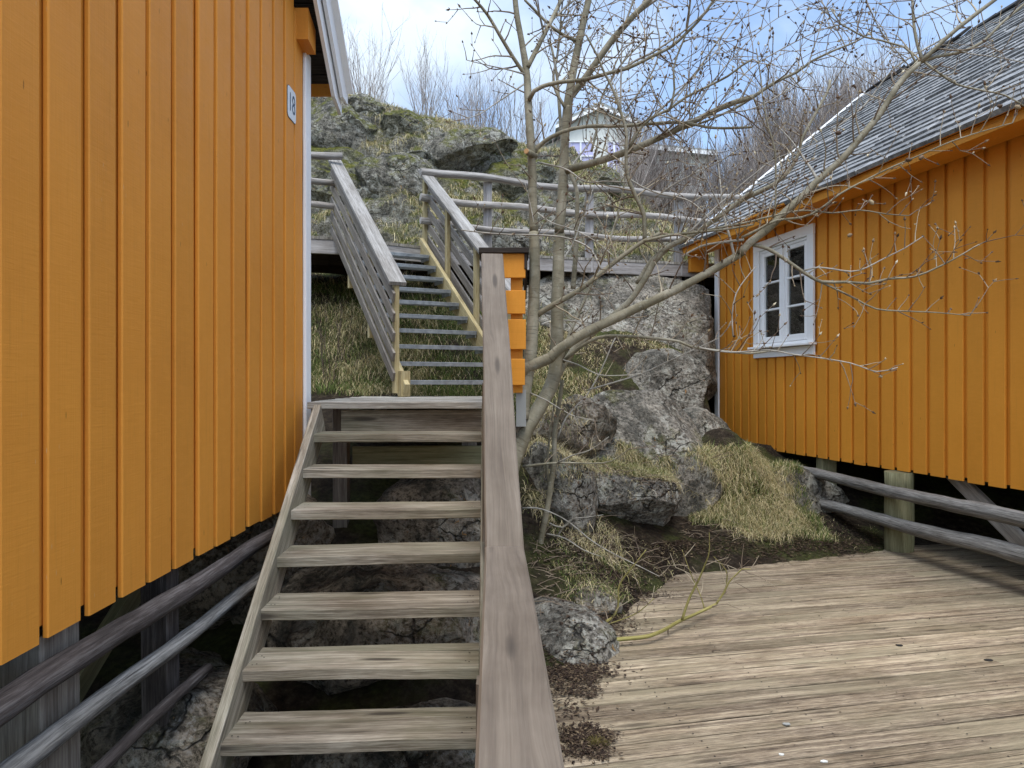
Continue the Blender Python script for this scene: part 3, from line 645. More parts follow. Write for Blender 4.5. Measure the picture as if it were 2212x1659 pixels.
# ------------------------------------------------------------------ terrain sheet
cols=[-400,-60,-20,-9,-4,-2,-1.2,-.4,.3,.9,1.6,2.4,3.2,4.5,8,14,30,80,400]
rows=[(-400,[-1]*19),(-20,[-1]*19),(-3,[-.5]*19),
(2.2,[-.4,-.4,-.4,-.4,-.4,-.4,-.4,-.4,-.35,-.35,-.35,-.35,-.35,-.35,-.35,-.4,-.5,-.5,-.5]),
(3.2,[0,0,0,-.1,-.2,-.25,-.25,-.25,-.15,-.3,-.3,-.3,-.3,-.3,-.3,-.3,-.3,0,0]),
(4.2,[1,1,.6,.3,.1,.1,.12,.2,.07,-.2,-.3,-.3,-.3,-.3,-.3,0,0,0,0]),
(5.2,[2,2,1.2,.9,.8,.7,.7,.6,.30,-.01,-.2,-.28,-.28,-.28,-.2,.2,.2,.2,.2]),
(6.1,[2,2,1.6,1.3,1.2,1.15,1.15,1.1,.7,.22,.04,-.05,-.12,-.15,0,.5,1,1,1]),
(6.8,[2,2,1.9,1.5,1.42,1.39,1.36,1.32,1.1,.6,.25,.12,.03,-.06,.2,.8,1,1,1]),
(7.4,[2.5,2.5,2.2,1.8,1.65,1.58,1.5,1.45,1.3,.95,.5,.42,.22,.10,.4,1,1.5,1.5,1.5]),
(8.2,[3,3,2.7,2.2,2.05,2.0,1.9,1.8,1.6,1.4,1.1,.72,.50,.4,.7,1.5,2,2,2]),
(9.0,[3.5,3.5,3.2,2.8,2.65,2.55,2.5,2.3,2.15,2.08,2.0,1.75,.85,.6,1.0,2,2.5,2.5,2.5]),
(10.0,[4,4,3.8,3.3,3.1,3.05,3.0,2.8,2.6,2.5,2.5,2.1,1.2,.8,1.2,2.6,3,3,3]),
(11.0,[4.2,4.2,4,3.7,3.5,3.4,3.4,3.35,3.3,3.3,3.25,2.9,1.6,1.4,2,3.2,3.5,3.5,3.5]),
(12.3,[5,5,4.8,4.5,4.3,4.2,4.1,4.0,3.8,3.75,3.7,3.6,3.6,3.6,3.6,3.8,4,4,4]),
(15,[7,7,7,6.8,6.8,6.7,6.6,6.4,6.0,5.4,4.8,4.6,4.5,4.5,4.5,4.5,4.5,4.5,4.5]),
(20,[8,8,8,8,8,7.8,7.6,7.2,6.9,6.5,6.1,5.8,5.6,5.5,5.5,5.5,5.5,5.5,5.5]),
(32,[9]*8+[9,9,9,8.8,8.5,8.4,8,7.5,7,7,7]),
(60,[9]*19),(150,[6]*19),(400,[0]*19)]
gx=np.concatenate([np.linspace(-400,-30,8),np.linspace(-26,-7,12),np.arange(-6.5,-2.6,.2),np.arange(-2.5,5.2,.07),np.arange(5.4,14,.35),np.linspace(15,34,12),np.linspace(60,400,6)])
gy=np.concatenate([np.linspace(-400,-20,6),np.linspace(-14,1.6,14),np.arange(1.9,12.6,.07),np.arange(12.8,22,.25),np.linspace(23,60,22),np.linspace(80,400,8)])
ry=np.array([r[0] for r in rows]); tab=np.array([r[1] for r in rows],float)
tmp=np.array([np.interp(gx,cols,r) for r in tab])
H=np.array([np.interp(gy,ry,tmp[:,j]) for j in range(len(gx))]).T     # [y,x]
for _ in range(14):
    Hp=np.pad(H,1,mode='edge'); H=(Hp[1:-1,1:-1]*2+Hp[:-2,1:-1]+Hp[2:,1:-1]+Hp[1:-1,:-2]+Hp[1:-1,2:])/6
H+=.60*np.exp(-((gx[None,:]-2.28)/.46)**2-((gy[:,None]-7.5)/.5)**2)
for j,y in enumerate(gy):
    if y<1 or y>60: continue
    for i,x in enumerate(gx):
        if -26<x<34:
            a=.07 if y<13 else .25
            H[j,i]+=a*noise.fractal(Vector((x*.9,y*.9,0)),.9,2.1,5)*(1 if H[j,i]>-.02 or x<0 else .25)
capx=.80+np.maximum(0,2.52-gx)*5; mk=(gy>8.5)&(gy<10.8); H[mk]=np.where((gx[None,:]<6),np.minimum(H[mk],capx[None,:]),H[mk])
NX,NY=len(gx),len(gy); X,Y=np.meshgrid(gx,gy)
gv=np.stack([X.ravel(),Y.ravel(),H.ravel()],1); I=np.arange(NX*NY).reshape(NY,NX)
gf=np.stack([I[:-1,:-1].ravel(),I[:-1,1:].ravel(),I[1:,1:].ravel(),I[1:,:-1].ravel()],1)
gd=npmesh('ground',gv,gf,M['soil'],smooth=True); tag(gd,kind='structure')
SURF=[([Vector(v) for v in gv.tolist()],gf.tolist())]
# ------------------------------------------------------------------ rock
def crag(p,scale=1.0,amp=1.0):
    q=p*scale
    a=noise.fractal(q*.8,.9,2.1,3)*.26
    w=q+Vector((noise.noise(q*.9),noise.noise(q*.9+Vector((7,0,0))),noise.noise(q*.9+Vector((0,7,0)))))*.45
    d,pts=noise.voronoi(Vector((w.x*1.1,w.y*1.1,w.z*1.9)))
    b=min(.10,(d[1]-d[0]))*.5-.05
    c=noise.fractal(q*4.5,.8,2.2,4)*.07
    e=noise.ridged_multi_fractal(q*1.7,.9,2.1,4,1.0,2.0)*.03
    s=q.dot(Vector((.42,-.2,.88)))*2.7+noise.noise(q*1.1)*.9; s-=math.floor(s); m_=max(0,min(1,noise.noise(q*.8+Vector((3,3,3)))*2.5+.55)); s=(s*1.25-.5 if s<.8 else .5-(s-.8)*5)*.085*m_
    return (a+b*1.0+c-e+s)*amp/scale
def rock(name,c,rad,rot=0,seed=0,mat='rock',cuts=9,sub=5,amp=1.0,label='',scale=None,group=None,planes=None,tilt=0,cat='boulder',parent=None):
    import bmesh
    rs=random.Random(seed); bm=bmesh.new(); bmesh.ops.create_icosphere(bm,subdivisions=sub,radius=1)
    pl=[]
    for _ in range(cuts):
        n=Vector((rs.gauss(0,1),rs.gauss(0,1),rs.gauss(0,.8))).normalized(); pl.append((n,rs.uniform(.66,.92)))
    for n,dd in (planes or []): pl.append((Vector(n).normalized(),dd))
    Rm=Matrix.Rotation(rot,3,'Z')@Matrix.Rotation(tilt,3,'Y'); c=Vector(c); rad=Vector(rad); sc_=scale or 1/ max(.35,(rad.x+rad.y+rad.z)/3)
    for v in bm.verts:
        d=v.co.normalized(); r=1.0
        for n,dd in pl:
            k=d.dot(n)
            if k>dd: r=min(r,dd/k*1.0) if r>dd/k else r
        p=Rm@Vector((d.x*r*rad.x,d.y*r*rad.y,d.z*r*rad.z)); v.co=p
    bm.normal_update(); offs=[]
    for v in bm.verts: offs.append(v.normal*crag(v.co+c+Vector((seed*3.1,0,0)),sc_,amp*.55))
    for v,o in zip(bm.verts,offs): v.co+=o
    me=bpy.data.meshes.new(name); bm.to_mesh(me); bm.free(); me.polygons.foreach_set('use_smooth',[True]*len(me.polygons)); me.materials.append(M[mat])
    o=bpy.data.objects.new(name,me); COL.objects.link(o); o.location=c; tag(o,label,cat,group)
    SURF.append(([v.co+c for v in me.vertices],[tuple(p.vertices) for p in me.polygons]))
    return o
rock('boulder',(1.30,7.42,.70),(.98,.85,.86),.25,3,'rockpale',12,6,.42,label='largest pale lichened boulder, between the tree and the right cabin',planes=[((-.2,-.8,.55),.62),((.5,-.5,.6),.72)],tilt=.15)
rock('boulder',(2.05,8.0,.88),(.46,.45,.42),.5,14,'rockpale',10,6,.42,label='grey boulder shoulder against the foot of the white corner board')
rock('boulder',(1.08,6.62,.46),(.62,.5,.40),.5,5,'rock',12,6,.6,label='low dark cracked boulder below the grassy hummock, overhanging the soil',planes=[((0,-.7,-.7),.55)],tilt=.25)
rock('boulder',(.38,6.1,.55),(.36,.5,.55),.2,8,'rock',11,6,.5,label='mossy grey boulder behind the sapling, beside the handrail')
rock('boulder',(.55,6.75,1.15),(.5,.45,.32),.4,9,'rockdark',8,5,label='dark wet boulder behind the willow stems')
rock('boulder',(1.80,8.85,1.40),(.76,.6,.60),.1,11,'rock',11,6,.42,label='square edged grey boulder next to the white corner board, below the window height',planes=[((.1,-.9,.1),.6)])
rock('boulder',(3.1,7.9,.18),(.9,.6,.45),.35,13,'rock',9,5,label='smooth sloping boulder under the right cabin beside the grass hummock',tilt=.3)
rock('boulder',(.30,4.42,-.05),(.34,.50,.27),.3,17,'rock',8,6,label='lichen specked rock between the handrail and the deck planks',amp=.6)
rock('boulder',(.55,4.85,.03),(.22,.2,.14),.9,19,'rockdark',8,4,label='small dark stone behind the rock at the deck edge',amp=.6)
# shelf of bare rock below the boardwalk
rock('rock_ledge',(1.36,10.25,2.15),(1.95,1.15,1.25),.08,23,'rockpale',13,7,.55,label='broad pale granite ledge under the boardwalk behind the tree',planes=[((0,-.75,.65),.55),((0,0,1),.93)],cat='rock ledge',scale=1.0)
rock('rock_ledge',(4.9,11.3,1.9),(1.7,.8,1.0),-.1,29,'rock',8,5,label='grey granite ledge behind the right cabin below the boardwalk',cat='rock ledge')
# rock under the lower stair and the left cabin
rock('boulder',(-1.55,3.35,-.05),(.42,.55,.33),.4,31,'rockdark',8,5,label='rust stained grey boulder left of the stair under the left cabin')
rock('boulder',(-1.5,2.7,-.35),(.6,.5,.33),.1,33,'rockdark',8,5,label='pale topped rock at the foot of the left cabin posts')
rock('boulder',(-.75,4.2,.1),(.95,.62,.42),.05,37,'rockdark',9,6,label='long dark rock slab directly under the wooden stair')
rock('boulder',(-.5,3.4,-.28),(.85,.5,.28),-.1,41,'rockdark',9,5,label='low damp rock under the lowest treads')
rock('boulder',(-1.9,4.6,.5),(.8,.7,.5),.3,43,'rockdark',8,5,label='dark rock behind the logs under the left cabin')
rock('boulder',(-.45,5.0,.55),(.6,.4,.45),.3,47,'rockdark',8,5,label='dark rock under the landing board')
# the rocky hill behind the boardwalk, lofted in profiles
crest=[(-10,13.5,7.3),(-5.5,13.4,7.1),(-3.9,13.5,7.1),(-3.2,13.5,7.08),(-2.5,13.5,6.94),(-1.8,13.5,6.75),(-1.38,13.5,6.6),(-.95,13.5,6.48),(-.4,13.6,6.38),(.25,14,6.38),(.77,14,6.12),(1.2,14,5.98),(1.8,14.2,5.75),(2.2,14.3,5.6),(3,14.5,4.9),(4,15,4.5)]
cx=[c[0] for c in crest]; nU=230; nV=105; hv=[]
for j in range(nV):
    v=j/(nV-1)
    for i in range(nU):
        x=-9+12.6*i/(nU-1); cy=np.interp(x,cx,[c[1] for c in crest]); cz=np.interp(x,cx,[c[2] for c in crest])
        by=11.3+.1*math.sin(x*1.7); bz=3.3
        if v<.72:
            w=v/.72; y=by+(cy-by)*(w**1.25); z=bz+(cz-bz)*(1-(1-w)**1.15)
            step=.06*math.sin(w*9+x*.8); y-=step*math.sin(w*3.14); z-=.12*w*w*0
        else:
            w=(v-.72)/.28; y=cy+w*9; z=cz+ (np.interp(x,[-9,0,4],[8.2,7.2,5.8])-cz)*w - .35*math.sin(w*3.14)
        hv.append((x,y,z))
hv=np.array(hv); A=hv.reshape(nV,nU,3)
du=np.gradient(A,axis=1); dv=np.gradient(A,axis=0); nn=np.cross(du,dv); nn/=np.linalg.norm(nn,axis=2,keepdims=True)
for j in range(nV):
    for i in range(nU):
        p=Vector(A[j,i]); k=.9 if j<nV*.60 else .3
        d=crag(p*1.0+Vector((5,0,0)),.75,1.2)*k+noise.fractal(p*.55,.9,2,3)*.12*k
        A[j,i]+=nn[j,i]*d
I=np.arange(nU*nV).reshape(nV,nU); hf=np.stack([I[:-1,:-1].ravel(),I[:-1,1:].ravel(),I[1:,1:].ravel(),I[1:,:-1].ravel()],1)
hv=A.reshape(-1,3); hill=npmesh('rock_hill',hv,hf,M['rockhill'],smooth=True); tag(hill,kind='structure')
SURF.append(([Vector(v) for v in hv.tolist()],hf.tolist()))
HILLROCKS=[((-1.12,12.95,5.62),(1.30,.75,.50),.1,61,'rockhill',-.27,'broad overhanging lichened slab midway up the rocky hill, dark gap below it'),
((-3.1,12.75,6.0),(.85,.6,.62),.0,62,'rockhill',.1,'craggy grey rock high on the hill next to the white bargeboard'),
((-2.0,12.25,5.0),(.78,.5,.58),.2,63,'rockhill',.1,'rounded grey rock low on the hill between the two stair handrails'),
((-3.1,12.3,4.95),(.85,.55,.72),.1,64,'mossrock',.0,'mossy dark rock behind the short log fence'),
((.05,12.95,5.15),(1.15,.55,.52),.1,65,'mossrock',-.2,'moss covered rock below the overhanging slab behind the willow trunks'),
((.85,12.2,4.4),(1.05,.5,.6),.1,66,'rockhill',-.1,'grey rock seen through the log fence right of the willow trunks'),
((.05,11.7,3.9),(.5,.3,.28),.3,67,'rock',.3,'small slab of rock at boardwalk level behind the plank screen'),
((-2.75,13.4,6.78),(.4,.3,.22),.2,68,'rockhill',.0,'small rock poking out of the grass at the top of the hill'),
((1.4,13.6,5.45),(.8,.5,.4),.2,69,'mossrock',.15,'mossy rock below the distant white house'),
((-1.95,13.0,6.15),(.6,.4,.4),.2,70,'mossrock',.4,'mossy hump between the upper rocks of the hill')]
for c,r,ro,sd_,mt,ti,lb in HILLROCKS: rock('boulder',c,r,ro,sd_,mt,14,6,label=lb,tilt=ti,amp=.9)
av=[];af=[];SID=[]
SK=0
for v,f in SURF:
    o=len(av); av+=v; SID+=[len(set(SID[-1:]))and SID[-1]+1 or 0]*len(f) if False else [SK]*len(f); SK+=1; af+=[tuple(i+o for i in g) for g in f]
BVH=BVHTree.FromPolygons(av,af,all_triangles=False)
def drop(x,y,z=30):
    h=BVH.ray_cast(Vector((x,y,z)),Vector((0,0,-1)))
    global LAST; LAST=SID[h[2]] if h[0] is not None else -1
    return (h[0],h[1]) if h[0] is not None else (None,None)
HILL_ID=len(SURF)-11
# ------------------------------------------------------------------ willow traced limb by limb
def conv(region,x,y):
    ox,oy,k={'D':(0,0,1),'3':(929.4,0,.37356),'8':(1045.6,503.4,.397),'4':(1471.6,0,.4668),'6':(1084.3,852,.4865)}[region]
    return ox+x*k,oy+y*k
def limb(region,pts,da,db,wa,wb_,step=.05):
    """pixel path, depth at both ends (m), width at both ends in photo pixels -> points, radii"""
    n=len(pts); ps=[]
    for i,(x,y) in enumerate(pts):
        X_,Y_=conv(region,x,y); t=i/(n-1); ps.append(P(X_,Y_,da+(db-da)*t))
    c,prm=catmull(ps,step); w=[(wa+(wb_-wa)*t) for t in prm]; rad=[max(.0016,wi/F*(p.y)/2) for wi,p in zip(w,c)]
    ph=random.uniform(0,99); c=[p+Vector((0,noise.noise(Vector((ph,k*.13,0)))*.04,0)) for k,p in enumerate(c)]
    return c,rad
TW=MB(); BUD_V=[];BUD_F=[];BUD_R=[]
def bud(p,d,s,r):
    d=d.normalized(); a=d.cross(Vector((.3,.5,.8))).normalized(); b=d.cross(a); o=len(BUD_V)
    BUD_V.extend([p,p+d*s*.45+a*s*.3,p+d*s*.45+b*s*.3,p+d*s*.45-a*s*.3,p+d*s*.45-b*s*.3,p+d*s*1.15])
    for q in ((0,2,1),(0,3,2),(0,4,3),(0,1,4),(5,1,2),(5,2,3),(5,3,4),(5,4,1)): BUD_F.append(tuple(o+i for i in q)); BUD_R.append(r)
def twig(p,d,L,r,depth=0,buds=.55,up=.25):
    pts=[p]; seg=.055; n=max(2,int(L/seg)); d=d.normalized(); cur=Vector((random.gauss(0,1),random.gauss(0,1),random.gauss(0,1)))*.045
    for k in range(n):
        d=(d+cur+Vector((random.gauss(0,.12),random.gauss(0,.12),random.gauss(0,.12)+up*.12))).normalized()
        p=p+d*seg; pts.append(p)
        if depth<2 and k>0 and random.random()<(.36 if depth==0 else .22):
            s=Vector((random.gauss(0,1),random.gauss(0,1),random.gauss(0,1)+.25)); s=(s-d*s.dot(d)).normalized()
            twig(p,(d*.75+s*.85),L*random.uniform(.25,.55)*(1-k/n*.5),r*.6,depth+1,buds,up)
        if random.random()<buds*.7:
            s=Vector((random.gauss(0,1),random.gauss(0,1),random.gauss(0,1))).normalized()
            bud(p,d*.8+s*.7,random.choice((.010,.012,.015,.019)),random.random())
    m=len(pts); TW.tube(pts,[max(.0017,r*(1-.62*i/(m-1))) for i in range(m)],n=5,caps=False,smooth=True,r=random.random())
    bud(p,d,random.choice((.016,.022,.03)),random.random())
def dress(c,rad,dens,L=(.15,.5),start=.1,up=.3,bias=None):
    n=len(c); acc=0
    for i in range(int(n*start),n):
        step=(c[i]-c[i-1]).length if i else 0; acc+=step*dens
        while acc>random.random()*1.0+.5:
            acc-=1
            tan=(c[min(i+1,n-1)]-c[max(i-1,0)]).normalized()
            s=Vector((random.gauss(0,1),random.gauss(0,1)*.8,random.gauss(0,1)+up)); 
            if bias: s+=Vector(bias)
            s=(s-tan*s.dot(tan)).normalized()
            twig(c[i],tan*.55+s,random.uniform(*L),min(.0066,max(.0036,rad[i]*.5)),0,up=up)
will=thing('bare_willow_tree',tuple(P(1165,1000,5.0)),'multi stemmed bare willow in bud growing beside the handrail, limbs reaching over the deck','tree')
limbs=[ # name, region, path, depth a/b, width px a/b (2212 px photo), twig density, twig length
('trunk','D',[(1128,905),(1133,850),(1145,773),(1150,720),(1153,660),(1155,583),(1153,503)],4.95,4.98,30,22,0,None),
('trunk','3',[(600,1340),(592,1100),(585,900),(572,700),(565,540),(560,440),(545,330),(525,220),(500,90),(485,-60),(470,-260)],4.98,5.1,20,10,.5,(.15,.4)),
('trunk','D',[(1085,1085),(1105,1010),(1121,965),(1145,915),(1172,868),(1196,818),(1203,741),(1204,650),(1206,580),(1208,503)],4.9,5.15,36,24,0,None),
('trunk','3',[(745,1345),(765,1100),(775,900),(785,700),(805,540),(825,420),(855,270),(885,130),(915,0),(945,-200)],5.15,5.3,22,13,.6,(.2,.5)),
('stem','3',[(825,1670),(845,1400),(850,1200),(845,1090),(805,990),(765,840),(745,600),(735,450),(715,330),(690,230)],5.5,5.7,11,5,.8,(.15,.4)),
('branch','3',[(562,445),(480,330),(400,200),(330,80),(260,0),(180,-80)],5.05,4.8,9,5,2.2,(.2,.5)),
('branch','3',[(562,390),(640,240),(700,120),(755,0),(800,-100)],5.05,5.3,11,8,1.2,(.2,.5)),
('branch','3',[(572,580),(600,530),(650,502),(750,475),(900,455),(1050,420),(1140,400),(1280,330),(1400,265),(1480,190),(1560,110),(1640,0),(1690,-80)],5.0,4.7,10,5,2.0,(.2,.55)),
('branch','3',[(598,890),(620,855),(660,820),(760,770),(900,740),(1100,735),(1300,720),(1480,715),(1600,735),(1750,735),(1866,730)],5.0,4.9,10,5,1.8,(.2,.55)),
('branch','3',[(540,480),(460,540),(380,600),(290,665),(200,695)],5.0,4.6,4,1.5,1.5,(.1,.25)),
('branch','3',[(545,430),(440,395),(330,370),(210,345)],5.0,4.7,4,1.5,1.6,(.1,.3)),
('branch','3',[(800,565),(880,470),(960,360),(1060,220),(1180,90),(1270,0),(1360,-100)],5.2,5.0,16,11,1.4,(.25,.6)),
('branch','3',[(785,985),(850,962),(940,940),(1030,915),(1150,870),(1250,825),(1400,760),(1550,690),(1700,620),(1866,560)],5.15,4.9,17,11,1.6,(.25,.6)),
('branch','4',[(331,448),(400,400),(470,360),(540,330),(600,285),(700,240),(800,200),(880,150)],4.9,4.8,8,3,3.0,(.2,.5)),
('branch','4',[(331,448),(250,500),(120,560),(0,600)],5.0,5.0,6,4,2.0,(.2,.5)),
('branch','3',[(780,635),(725,530),(712,440),(735,320),(750,180),(760,60),(770,-40)],5.2,5.3,7,3,2.2,(.15,.45)),
('branch','3',[(545,0),(620,80),(700,160),(780,210),(850,235)],5.1,5.25,5,8,1.5,(.15,.4)),
('branch','3',[(1240,1395),(1235,1240),(1190,1140),(1140,1020),(1130,900),(1130,760),(1100,650),(1060,520),(1000,400),(970,330),(900,210)],4.9,4.8,10,4,2.4,(.2,.5)),
('branch','3',[(1150,870),(1195,770),(1270,690),(1370,640),(1480,560),(1600,500),(1720,440),(1800,380),(1866,340)],4.95,4.7,7,4,2.0,(.2,.5)),
('branch','3',[(1385,640),(1412,520),(1405,400),(1440,290),(1480,190),(1500,60),(1510,-40)],4.8,4.7,5,3,2.4,(.15,.45)),
('branch','3',[(1130,640),(1230,500),(1300,380),(1330,240),(1310,100),(1330,0)],5.0,4.9,4.5,2.5,2.2,(.15,.45)),
('branch','3',[(930,880),(960,760),(970,640),(1010,520),(1100,380),(1200,270),(1290,180)],5.5,5.6,5.5,3,1.8,(.2,.4)),
('branch','D',[(1205,800),(1225,735),(1262,650),(1300,560),(1330,480),(1348,400),(1352,330)],5.35,5.9,8,3,2.0,(.15,.4)),
('branch','8',[(272,460),(320,425),(380,390),(520,310),(640,215),(760,120),(860,50),(960,0)],4.98,4.8,13,8,1.6,(.15,.5)),
('branch','3',[(1230,1400),(1330,1372),(1450,1350),(1600,1335),(1750,1320),(1866,1300)],4.8,4.6,7,4,2.6,(.15,.5)),
('branch','8',[(195,790),(235,730),(300,705),(360,680),(400,640),(520,560),(700,470),(850,400),(960,350),(1080,290),(1230,210),(1400,110)],4.95,4.75,26,16,.8,(.15,.5)),
('branch','4',[(272,1175),(320,1120),(400,1060),(480,980),(560,910),(640,830),(740,740),(850,610),(930,510),(1000,400),(1060,330),(1110,280)],4.75,4.6,17,12,1.6,(.2,.55)),
('branch','4',[(1110,285),(1150,250),(1210,190),(1330,90),(1450,0),(1530,-60)],4.6,4.5,10,8,1.2,(.2,.5)),
('branch','4',[(1110,285),(1180,262),(1300,240),(1400,190),(1480,110),(1586,20),(1650,-40)],4.6,4.5,7,5,1.0,(.2,.4)),
('branch','4',[(1115,275),(1100,220),(1082,130),(1070,0),(1065,-60)],4.6,4.7,7,5,1.8,(.2,.5)),
('branch','4',[(1095,300),(1070,240),(1040,210),(930,180),(850,170),(780,140),(735,120),(690,60)],4.6,4.7,5,2.5,2.6,(.15,.4)),
('branch','4',[(1125,285),(1200,340),(1280,390),(1400,420),(1500,440),(1600,490)],4.6,4.3,5,3,1.2,(.15,.35)),
('branch','4',[(1230,205),(1330,250),(1450,265),(1586,290)],4.6,4.4,3,2,1.0,(.15,.35)),
('branch','8',[(345,860),(410,760),(450,690),(520,600),(620,520),(720,435),(800,360),(880,240),(930,150),(990,90)],5.1,5.4,16,12,.8,(.15,.4)),
('branch','3',[(1200,1640),(1290,1500),(1390,1420),(1500,1370),(1620,1290),(1700,1230),(1866,1105)],5.4,5.3,13,9,1.4,(.15,.5)),
('branch','4',[(215,965),(330,900),(430,850),(500,790),(540,720),(560,640),(620,530),(680,420),(690,370)],5.3,5.5,10,5,1.8,(.2,.5)),
('branch','8',[(430,700),(480,655),(540,610),(620,570),(720,560),(900,570),(1060,590),(1130,620),(1280,640),(1450,655),(1560,640)],5.1,4.7,9,4,1.6,(.15,.4)),
('branch','4',[(90,1610),(230,1630),(400,1620),(520,1640),(640,1655),(780,1680),(900,1720),(1000,1700)],4.7,4.4,4,2,2.4,(.15,.4)),
('branch','8',[(310,500),(360,480),(440,475),(520,480),(590,490)],5.0,5.3,4,2,1.5,(.1,.3)),
('branch','4',[(325,1130),(400,1150),(480,1200),(580,1270),(650,1305),(760,1305),(870,1310),(960,1290),(1080,1280),(1180,1240),(1260,1200),(1375,1132)],4.75,4.4,9,2.5,2.8,(.12,.4)),
('branch','4',[(600,1285),(700,1330),(800,1380),(900,1430),(1050,1440),(1180,1445),(1335,1460)],4.65,4.4,5,2,2.2,(.12,.35)),
('branch','4',[(560,1255),(640,1235),(750,1250),(830,1250),(950,1190),(1030,1150),(1115,1095)],4.65,4.4,4,2,2.0,(.12,.3)),
('branch','4',[(280,1100),(360,1060),(440,1020),(560,1005),(640,970),(730,900),(860,830),(960,780),(1100,720),(1250,655),(1420,600),(1535,568)],4.7,4.3,6,2,2.4,(.12,.4)),
('branch','4',[(430,1020),(440,900),(430,700),(400,600),(380,480),(365,330),(350,220)],4.7,4.7,5,2.5,2.4,(.15,.4)),
('branch','4',[(0,1085),(150,1060),(300,1030),(420,1000),(560,975),(700,985),(830,970),(950,990),(1050,1000)],4.8,4.4,5,2,2.4,(.12,.35)),
('branch','4',[(0,1190),(90,1140),(200,1120),(290,1110)],4.8,4.75,4,6,2.0,(.12,.3)),
('branch','4',[(240,1560),(235,1460),(255,1360),(300,1290),(350,1230)],4.6,4.6,3.5,2,2.0,(.1,.3)),
('branch','3',[(620,940),(720,960),(800,985),(900,1050),(1000,1045),(1140,1055)],5.05,4.8,4,2.5,2.0,(.1,.35)),
('branch','3',[(615,1230),(700,1290),(830,1330),(960,1400),(1060,1480)],5.0,4.7,3,1.5,2.0,(.1,.35)),
('branch','3',[(180,1330),(300,1345),(450,1355),(620,1360),(760,1370),(860,1400),(930,1450),(985,1560)],5.0,4.7,3,4.5,2.0,(.1,.3)),
('branch','3',[(1140,1020),(1230,1080),(1330,1120),(1470,1150),(1550,1200),(1640,1300)],4.9,4.7,4,2.5,2.4,(.12,.35)),
('branch','3',[(1300,1140),(1420,1060),(1550,990),(1680,930),(1800,850)],4.9,4.6,3.5,2,2.2,(.12,.35)),
('branch','8',[(210,1270),(330,1255),(440,1250),(600,1255),(700,1240),(820,1150)],5.1,4.7,6,1.5,1.0,(.1,.25)),
('branch','8',[(250,870),(340,910),(420,960),(500,1000),(600,1018)],4.95,4.6,3,1.5,1.5,(.1,.25)),
('branch','8',[(400,1250),(480,1210),(580,1180),(680,1110)],4.95,4.7,3.5,1.5,1.0,(.1,.25)),
('branch','8',[(400,1120),(450,1000),(560,880),(640,740),(700,600),(720,560)],5.2,5.3,3.5,2.5,.8,(.1,.25)),
('branch','8',[(560,855),(700,815),(860,765),(1000,700),(1130,640),(1290,560),(1340,480)],5.2,4.8,3.5,1.8,1.0,(.1,.25)),
('branch','8',[(430,690),(520,720),(620,770),(740,775),(860,765)],5.0,4.8,3,1.5,1.0,(.1,.25)),
('branch','D',[(1600,20),(1550,90),(1500,160),(1450,215),(1400,260)],4.9,5.0,3,4,2.2,(.15,.4)),
('branch','D',[(2150,0),(2060,70),(1990,110),(1930,150),(1870,225),(1800,280)],4.9,4.7,4,3,2.4,(.15,.4)),
('branch','D',[(1980,165),(1900,60),(1870,0),(1850,-30)],4.7,4.8,3,2,2.4,(.15,.4)),
('branch','D',[(1830,110),(1790,40),(1770,-10)],4.8,4.9,3,2,3,(.15,.4)),
('branch','D',[(1560,215),(1620,150),(1700,100),(1790,60),(1880,40)],4.9,4.8,3,2,3,(.15,.4)),
('branch','D',[(1470,265),(1560,245),(1640,230),(1730,170),(1760,100),(1790,0)],4.9,4.8,3,2,3,(.15,.4)),
]
LIMB=[]
for nm,rg,pts,da,db,wa,wb2,dens,Ls in limbs:
    c,rad=limb(rg,pts,da,db,wa,wb2)
    LIMB.append((c,rad,wa))
    mb=MB(); mb.tube(c,rad,n=16 if wa>12 else 8,rough=.045 if wa>12 else .03,freq=9,r=random.random()); mb.build(nm,M['bark'] if wa>4.5 else M['barkgrey'],will)
    if dens: dress(c,rad,dens*6.5,tuple(l*.85 for l in Ls),start=.08)
big=[l for l in LIMB if l[2]>=7]
for k in range(30):
    c,rad,wa=random.choice(big); i=random.randrange(int(len(c)*.25),len(c)-1); p=c[i]
    if p.z<EYE+.5: i=len(c)-2; p=c[i]
    if p.z<EYE+.6 or p.x<0: continue
    d=Vector((random.gauss(.35,.55),random.gauss(0,.3),random.uniform(.5,1.0))).normalized(); pts=[p]
    L=random.uniform(.6,1.3); bend=Vector((random.gauss(0,.05),0,random.gauss(0,.05)))
    for j in range(int(L/.12)): d=(d+bend+Vector((random.gauss(0,.07),random.gauss(0,.07),random.gauss(.02,.07)))).normalized(); pts.append(pts[-1]+d*.12)
    r0=min(rad[i]*.7,random.uniform(.006,.011)); cc,pr=catmull(pts,.04); rd=[r0*(1-.7*q) for q in pr]
    mb=MB(); mb.tube(cc,rd,n=7,rough=.03); mb.build('branch',M['barkgrey'],will); dress(cc,rd,9,(.12,.4),start=.15)
mb=MB(); a=P(1155,338,5.0); b=P(1130,322,4.85); mb.tube([a,a.lerp(b,.7)],[.026,.020],n=12,rough=.08); mb.build('branch_stub',M['bark'],will); mb=MB(); mb.tube([a.lerp(b,.702),a.lerp(b,.75)],[.0185,.0175],n=12); mb.build('cut_face',M['cut'],will)
TW.build('twigs',M['twig'],will)['kind']='stuff'
bm_=np.array([tuple(v) for v in BUD_V]); npmesh('buds',bm_,np.array(BUD_F),M['bud'],parent=will,rnd=np.array(BUD_R))['kind']='stuff'
